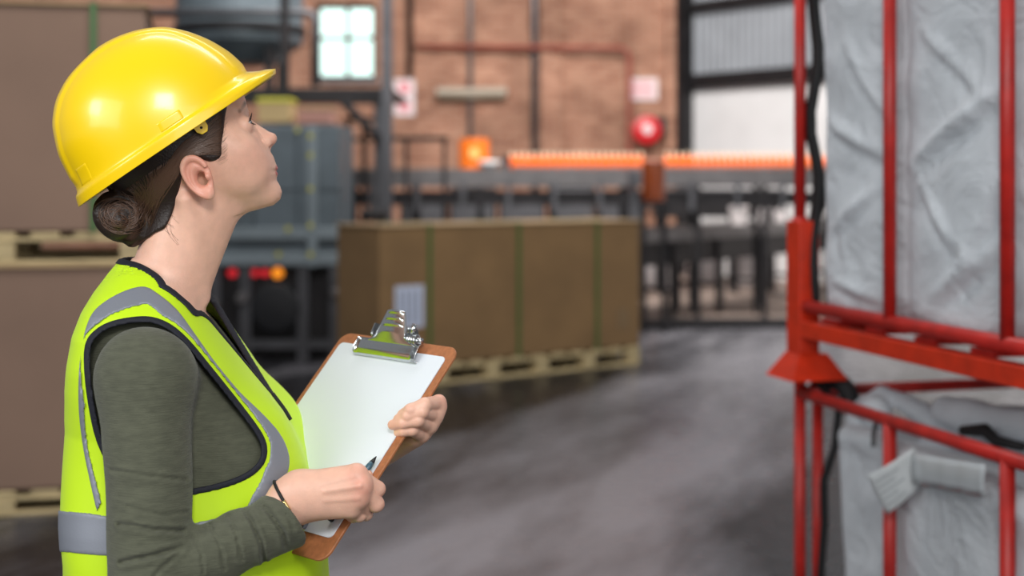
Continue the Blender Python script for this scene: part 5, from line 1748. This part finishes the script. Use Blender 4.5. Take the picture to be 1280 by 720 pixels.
# ---- clothes
def knit_material():
    m = mat('olive_rib_knit', (84, 86, 70), 0.9, var=0.16, vscale=55, stretch=(1, 1, 3), sheen=0.15)
    n, l = m.node_tree.nodes, m.node_tree.links
    b = n['Principled BSDF']
    tc = n.new('ShaderNodeTexCoord')
    mp = n.new('ShaderNodeMapping'); mp.inputs['Scale'].default_value = (60, 60, 900)
    l.new(tc.outputs['Object'], mp.inputs['Vector'])
    ns = n.new('ShaderNodeTexNoise'); ns.inputs['Scale'].default_value = 1.0; ns.inputs['Detail'].default_value = 3
    l.new(mp.outputs['Vector'], ns.inputs['Vector'])
    bp_ = n.new('ShaderNodeBump'); bp_.inputs['Strength'].default_value = 0.7; bp_.inputs['Distance'].default_value = 0.0016
    l.new(ns.outputs['Fac'], bp_.inputs['Height']); l.new(bp_.outputs['Normal'], b.inputs['Normal'])
    return m
shirt_o = obj('shirt', (sv_, sf_), knit_material(), person, smooth=True)
M_vest = mat('fluorescent_yellow_fabric', (200, 238, 8), 0.62, bump=0.05, bscale=700, sheen=0.1)
vest_o = obj('vest', (vv_, vf_), M_vest, person, smooth=True)
M_trim = mat('navy_binding', (22, 24, 36), 0.75, bump=0.2, bscale=500)
obj('edge_binding', (tv_, tf_), M_trim, vest_o, smooth=True)
M_refl = mat('reflective_tape', (138, 142, 152), 0.5, 0.25, bump=0.06, bscale=500)
for bb in braces: obj('reflective_brace', bb, M_refl, vest_o, smooth=True)
obj('reflective_belt', (bev_, bef_), M_refl, vest_o, smooth=True)
# zip down the front
bvh_v = BVHTree.FromPolygons([tuple(p) for p in vv_], [tuple(q) for q in vf_])
pts = []
for k in range(7):
    z = 1.157 - 0.006 * k
    h_ = bvh_v.ray_cast(Vector((0.3, YM, z)), Vector((-1, 0, 0)))
    if h_[0] is not None: pts.append(h_[0] + Vector((0.002, 0, 0)))
if len(pts) > 3:
    obj('zip', G().tube(pts, 0.0032, 8), M_trim, vest_o, smooth=True)
obj('trousers', polygonize(legs, (-0.62, 1.70, 0.05), (-0.28, 2.20, 1.06), 0.012), mat('navy_work_cloth', (34, 38, 52), 0.85), person, smooth=True)
obj('boots', polygonize(boots, (-0.56, 1.76, -0.02), (-0.22, 2.14, 0.24), 0.008), mat('black_leather', (24, 22, 22), 0.5), person, smooth=True)
# bracelet
cpt = px(357, 625, 1.795)
axw = (px(374, 618, 1.797) - px(330, 646, 1.79)).normalized()
M1 = frame(axw, (0, -1, 0))
e2, e3 = Vector(M1[:, 1]), Vector(M1[:, 2])
bvh_r = BVHTree.FromPolygons([tuple(p) for p in rv], [tuple(q) for q in rf])
ring = []
for k in range(48):
    a = 2 * math.pi * k / 48
    dr = e2 * math.cos(a) + e3 * math.sin(a)
    h_ = bvh_r.ray_cast(cpt + dr * 0.08, -dr)
    ring.append((h_[0] if h_[0] is not None else cpt + dr * 0.028) + dr * 0.0012)
ring = smooth_line(ring[::2], 2, True)
bc = obj('bracelet', G().tube([Vector(q) for q in ring] + [Vector(ring[0])], 0.0021, 8), mat('black_cord', (14, 13, 14), 0.6), person, smooth=True)
best = sorted(range(len(ring)), key=lambda i: (Vector(ring[i]) - px(361, 629, 1.77)).length)
i0 = best[0]
seg = [Vector(ring[(i0 + k) % len(ring)]) for k in range(-2, 3)]
obj('clasp', G().tube(seg, 0.0028, 8), mat('brass', (214, 190, 130), 0.25, 1.0), bc, smooth=True)

# ------------------------------------------------------------------ hard hat
dvec = np.array([0.821, 0.571]); nvec = np.array([-0.571, 0.821])
Cc = hp(204, 188, 0)[:2]
def dn(x, y):
    e = hp(x, y, 0)[:2] - Cc
    return float(e @ dvec), float(e @ nvec)
front = [dn(*q) for q in ((306.7, 88), (286, 68), (261, 53), (236, 43), (206.7, 36.7), (177.5, 39.6), (144, 50.5))]
back = [dn(*q) for q in ((100, 255), (95, 232), (76, 195), (68, 157.5), (72, 128), (87, 99), (113, 72))]
HT = max(front[-1][1], back[-1][1]) + 1.5
apex = ((front[-1][0] + back[-1][0]) / 2, HT)
fz = [0, 12] + [q[1] for q in front] + [HT]; fx = [front[0][0] - 1.0, front[0][0] - 0.5] + [q[0] for q in front] + [apex[0]]
bz = [0] + [q[1] for q in back] + [HT]; bxx = [back[0][0]] + [q[0] for q in back] + [apex[0]]
HWD = 112.0
SC_O = lambda h: math.sqrt(max(0.0, 1 - (min(h, HT) / HT) ** 2.3))
def smooth_interp(h, zs, xs):
    """monotone-ish interpolation in an arc-friendly variable"""
    s = [math.asin(min(1, max(0, z / HT))) for z in zs]
    return float(np.interp(math.asin(min(1, max(0, h / HT))), s, xs))
# smooth the traced profile
def smooth_tab(zs, xs):
    s = np.array([math.asin(min(1, max(0, z / HT))) for z in zs]); xs = np.array(xs)
    o_ = np.argsort(s); s, xs = s[o_], xs[o_]
    ss_ = np.linspace(0, math.pi / 2, 200)
    y = np.interp(ss_, s, xs)
    for _ in range(60):
        y[1:-1] = 0.25 * y[:-2] + 0.5 * y[1:-1] + 0.25 * y[2:]
    return ss_, y
FT = smooth_tab(fz, fx); BT = smooth_tab(bz, bxx)
def hat_pt(theta, h, off=0.0, detail=True):
    """theta 0 = front; h above the rim plane (mm)"""
    an = math.asin(min(1, max(0, h / HT)))
    xf = float(np.interp(an, FT[0], FT[1])); xb = float(np.interp(an, BT[0], BT[1]))
    w = HWD * SC_O(h)
    ct, st = math.cos(theta), math.sin(theta)
    e_ = 2.0 / 2.15
    cx_ = math.copysign(abs(ct) ** e_, ct); sx_ = math.copysign(abs(st) ** e_, st)
    xm = (xf + xb) / 2 * 0 + apex[0] * (h / HT) + (xf + xb) / 2 * (1 - h / HT)
    x = xm + (xf - xm) * cx_ if ct > 0 else xm + (xm - xb) * cx_
    c = w * sx_
    hh = h
    if detail:
        # rim band
        band = 1 / (1 + math.exp((h - 15) / 0.8))
        x += 3.6 * band * ct; c += 3.6 * band * st
        # peak
        ex_ = math.exp(-(theta / 0.95) ** 4)
        E = np.interp(h, [0, 1, 7, 12, 25, 27], [25, 29, 32, 23, 0.5, 0])
        x += float(E) * ex_ * (0.25 + 0.75 * max(0, ct))
        # raised crown ridge
        wr2 = 36.0 + max(0.0, x - 95) * 0.55
        edge = 1 / (1 + math.exp((abs(c) - wr2) / 1.1))
        rise = 3.0 * edge * min(1, max(0, (h - 24) / 12))
        rn = math.hypot(x - apex[0] * 0.7, h) + 1e-6
        x += rise * (x - apex[0] * 0.7) / rn; hh += rise * h / rn
    if off:
        v_ = np.array([x - 10, hh - 30, c]); v_ = v_ / np.linalg.norm(v_)
        x += off * v_[0]; hh += off * v_[1]; c += off * v_[2]
    p2 = Cc + dvec * x + nvec * hh
    return h2w(p2[0], p2[1], c)
hat_base = h2w(*(list(Cc) + [0]))
hat = empty('hard_hat', hat_base, 'glossy yellow hard hat worn tilted back by the woman', 'helmet')
NT = 180
hs = [0, 0.6, 1.6, 3, 5, 7, 9, 11, 12.5, 13.5, 14.5, 15.5, 16.5, 18, 20, 22, 24, 25.5, 27, 29, 32] + [HT * math.sin(a) for a in np.linspace(math.asin(36 / HT), math.pi / 2 * 0.985, 62)]
v, f = [], []
inner = [(-0.0, 0.90), (8, 0.92), (30, 0.93)]
rings = [('in', 40), ('in', 8), ('in', 1.0)] + [('o', h) for h in hs]
for kind, h in rings:
    for k in range(NT):
        th = -math.pi + 2 * math.pi * k / NT
        if kind == 'o':
            v.append(hat_pt(th, h))
        else:
            p = hat_pt(th, h, 0, False); q = hat_pt(th, HT * 0.3, 0, False)
            c3 = h2w(*(list(Cc + dvec * 0.0 + nvec * h) + [0]))
            v.append(c3 + (p - c3) * 0.965)
nr = len(rings)
for r_ in range(nr - 1):
    for k in range(NT):
        k2 = (k + 1) % NT
        f.append((r_ * NT + k, r_ * NT + k2, (r_ + 1) * NT + k2, (r_ + 1) * NT + k))
top = len(v); p2 = Cc + dvec * apex[0] + nvec * (HT + 3.0)
v.append(h2w(p2[0], p2[1], 0))
for k in range(NT):
    f.append(((nr - 1) * NT + k, (nr - 1) * NT + (k + 1) % NT, top))
M_hat = mat('glossy_yellow_plastic', (255, 212, 0), 0.32, coat=0.4, spec=0.5)
shell = obj('shell', G().add(v, f), M_hat, hat, smooth=True)
# accessory slots and rear pad moulded on the sides
def pad(t0, t1, h0, h1, off, name, skew=0.0):
    for sgn in (1, -1):
        v, f = [], []
        n_ = 10
        for i in range(n_ + 1):
            for j in range(n_ + 1):
                u, w = i / n_, j / n_
                e = min(u, 1 - u, w, 1 - w) * n_
                v.append(hat_pt(sgn * (t0 + (t1 - t0) * u), h0 + (h1 - h0) * w + skew * u, -2.0 if e < 0.5 else off))
        for i in range(n_):
            for j in range(n_):
                k = i * (n_ + 1) + j
                q = (k, k + 1, k + n_ + 2, k + n_ + 1)
                f.append(q if sgn > 0 else q[::-1])
        obj(name, G().add(v, f), M_hat, hat, smooth=True)
pad(1.36, 1.62, 17, 32, 0.5, 'accessory_slot')
pad(2.45, 2.75, 17, 44, 0.4, 'rear_pad')
# strap lug under the rim
lug = G()
pl0 = hat_pt(0.98, 0.5, -3)
pn = Vector((0.05, -1, 0)).normalized()
fu = (h2w(dvec[0] * 10, dvec[1] * 10, 0) - h2w(0, 0, 0)).normalized(); fd = -(h2w(nvec[0] * 10, nvec[1] * 10, 0) - h2w(0, 0, 0)).normalized()
hit = None
lc = px(250.5, 158, pl0.y - 0.002)
ol = [(-0.009, -0.008), (0.009, -0.008), (0.0085, 0.004), (0.004, 0.010), (-0.004, 0.010), (-0.0085, 0.004)]
lug.prism([lc + fu * a + fd * b_ for a, b_ in ol], Vector((0, 0.0025, 0)))
lg = obj('strap_lug', lug, M_hat, hat, bevel=0.0006)
obj('lug_hole', G().lathe(lc + fd * 0.002 - Vector((0, 0.0002, 0)), [(0.0018, -0.0002), (0.0018, 0.0004)], 12, (0, -1, 0)), M_black, lg)
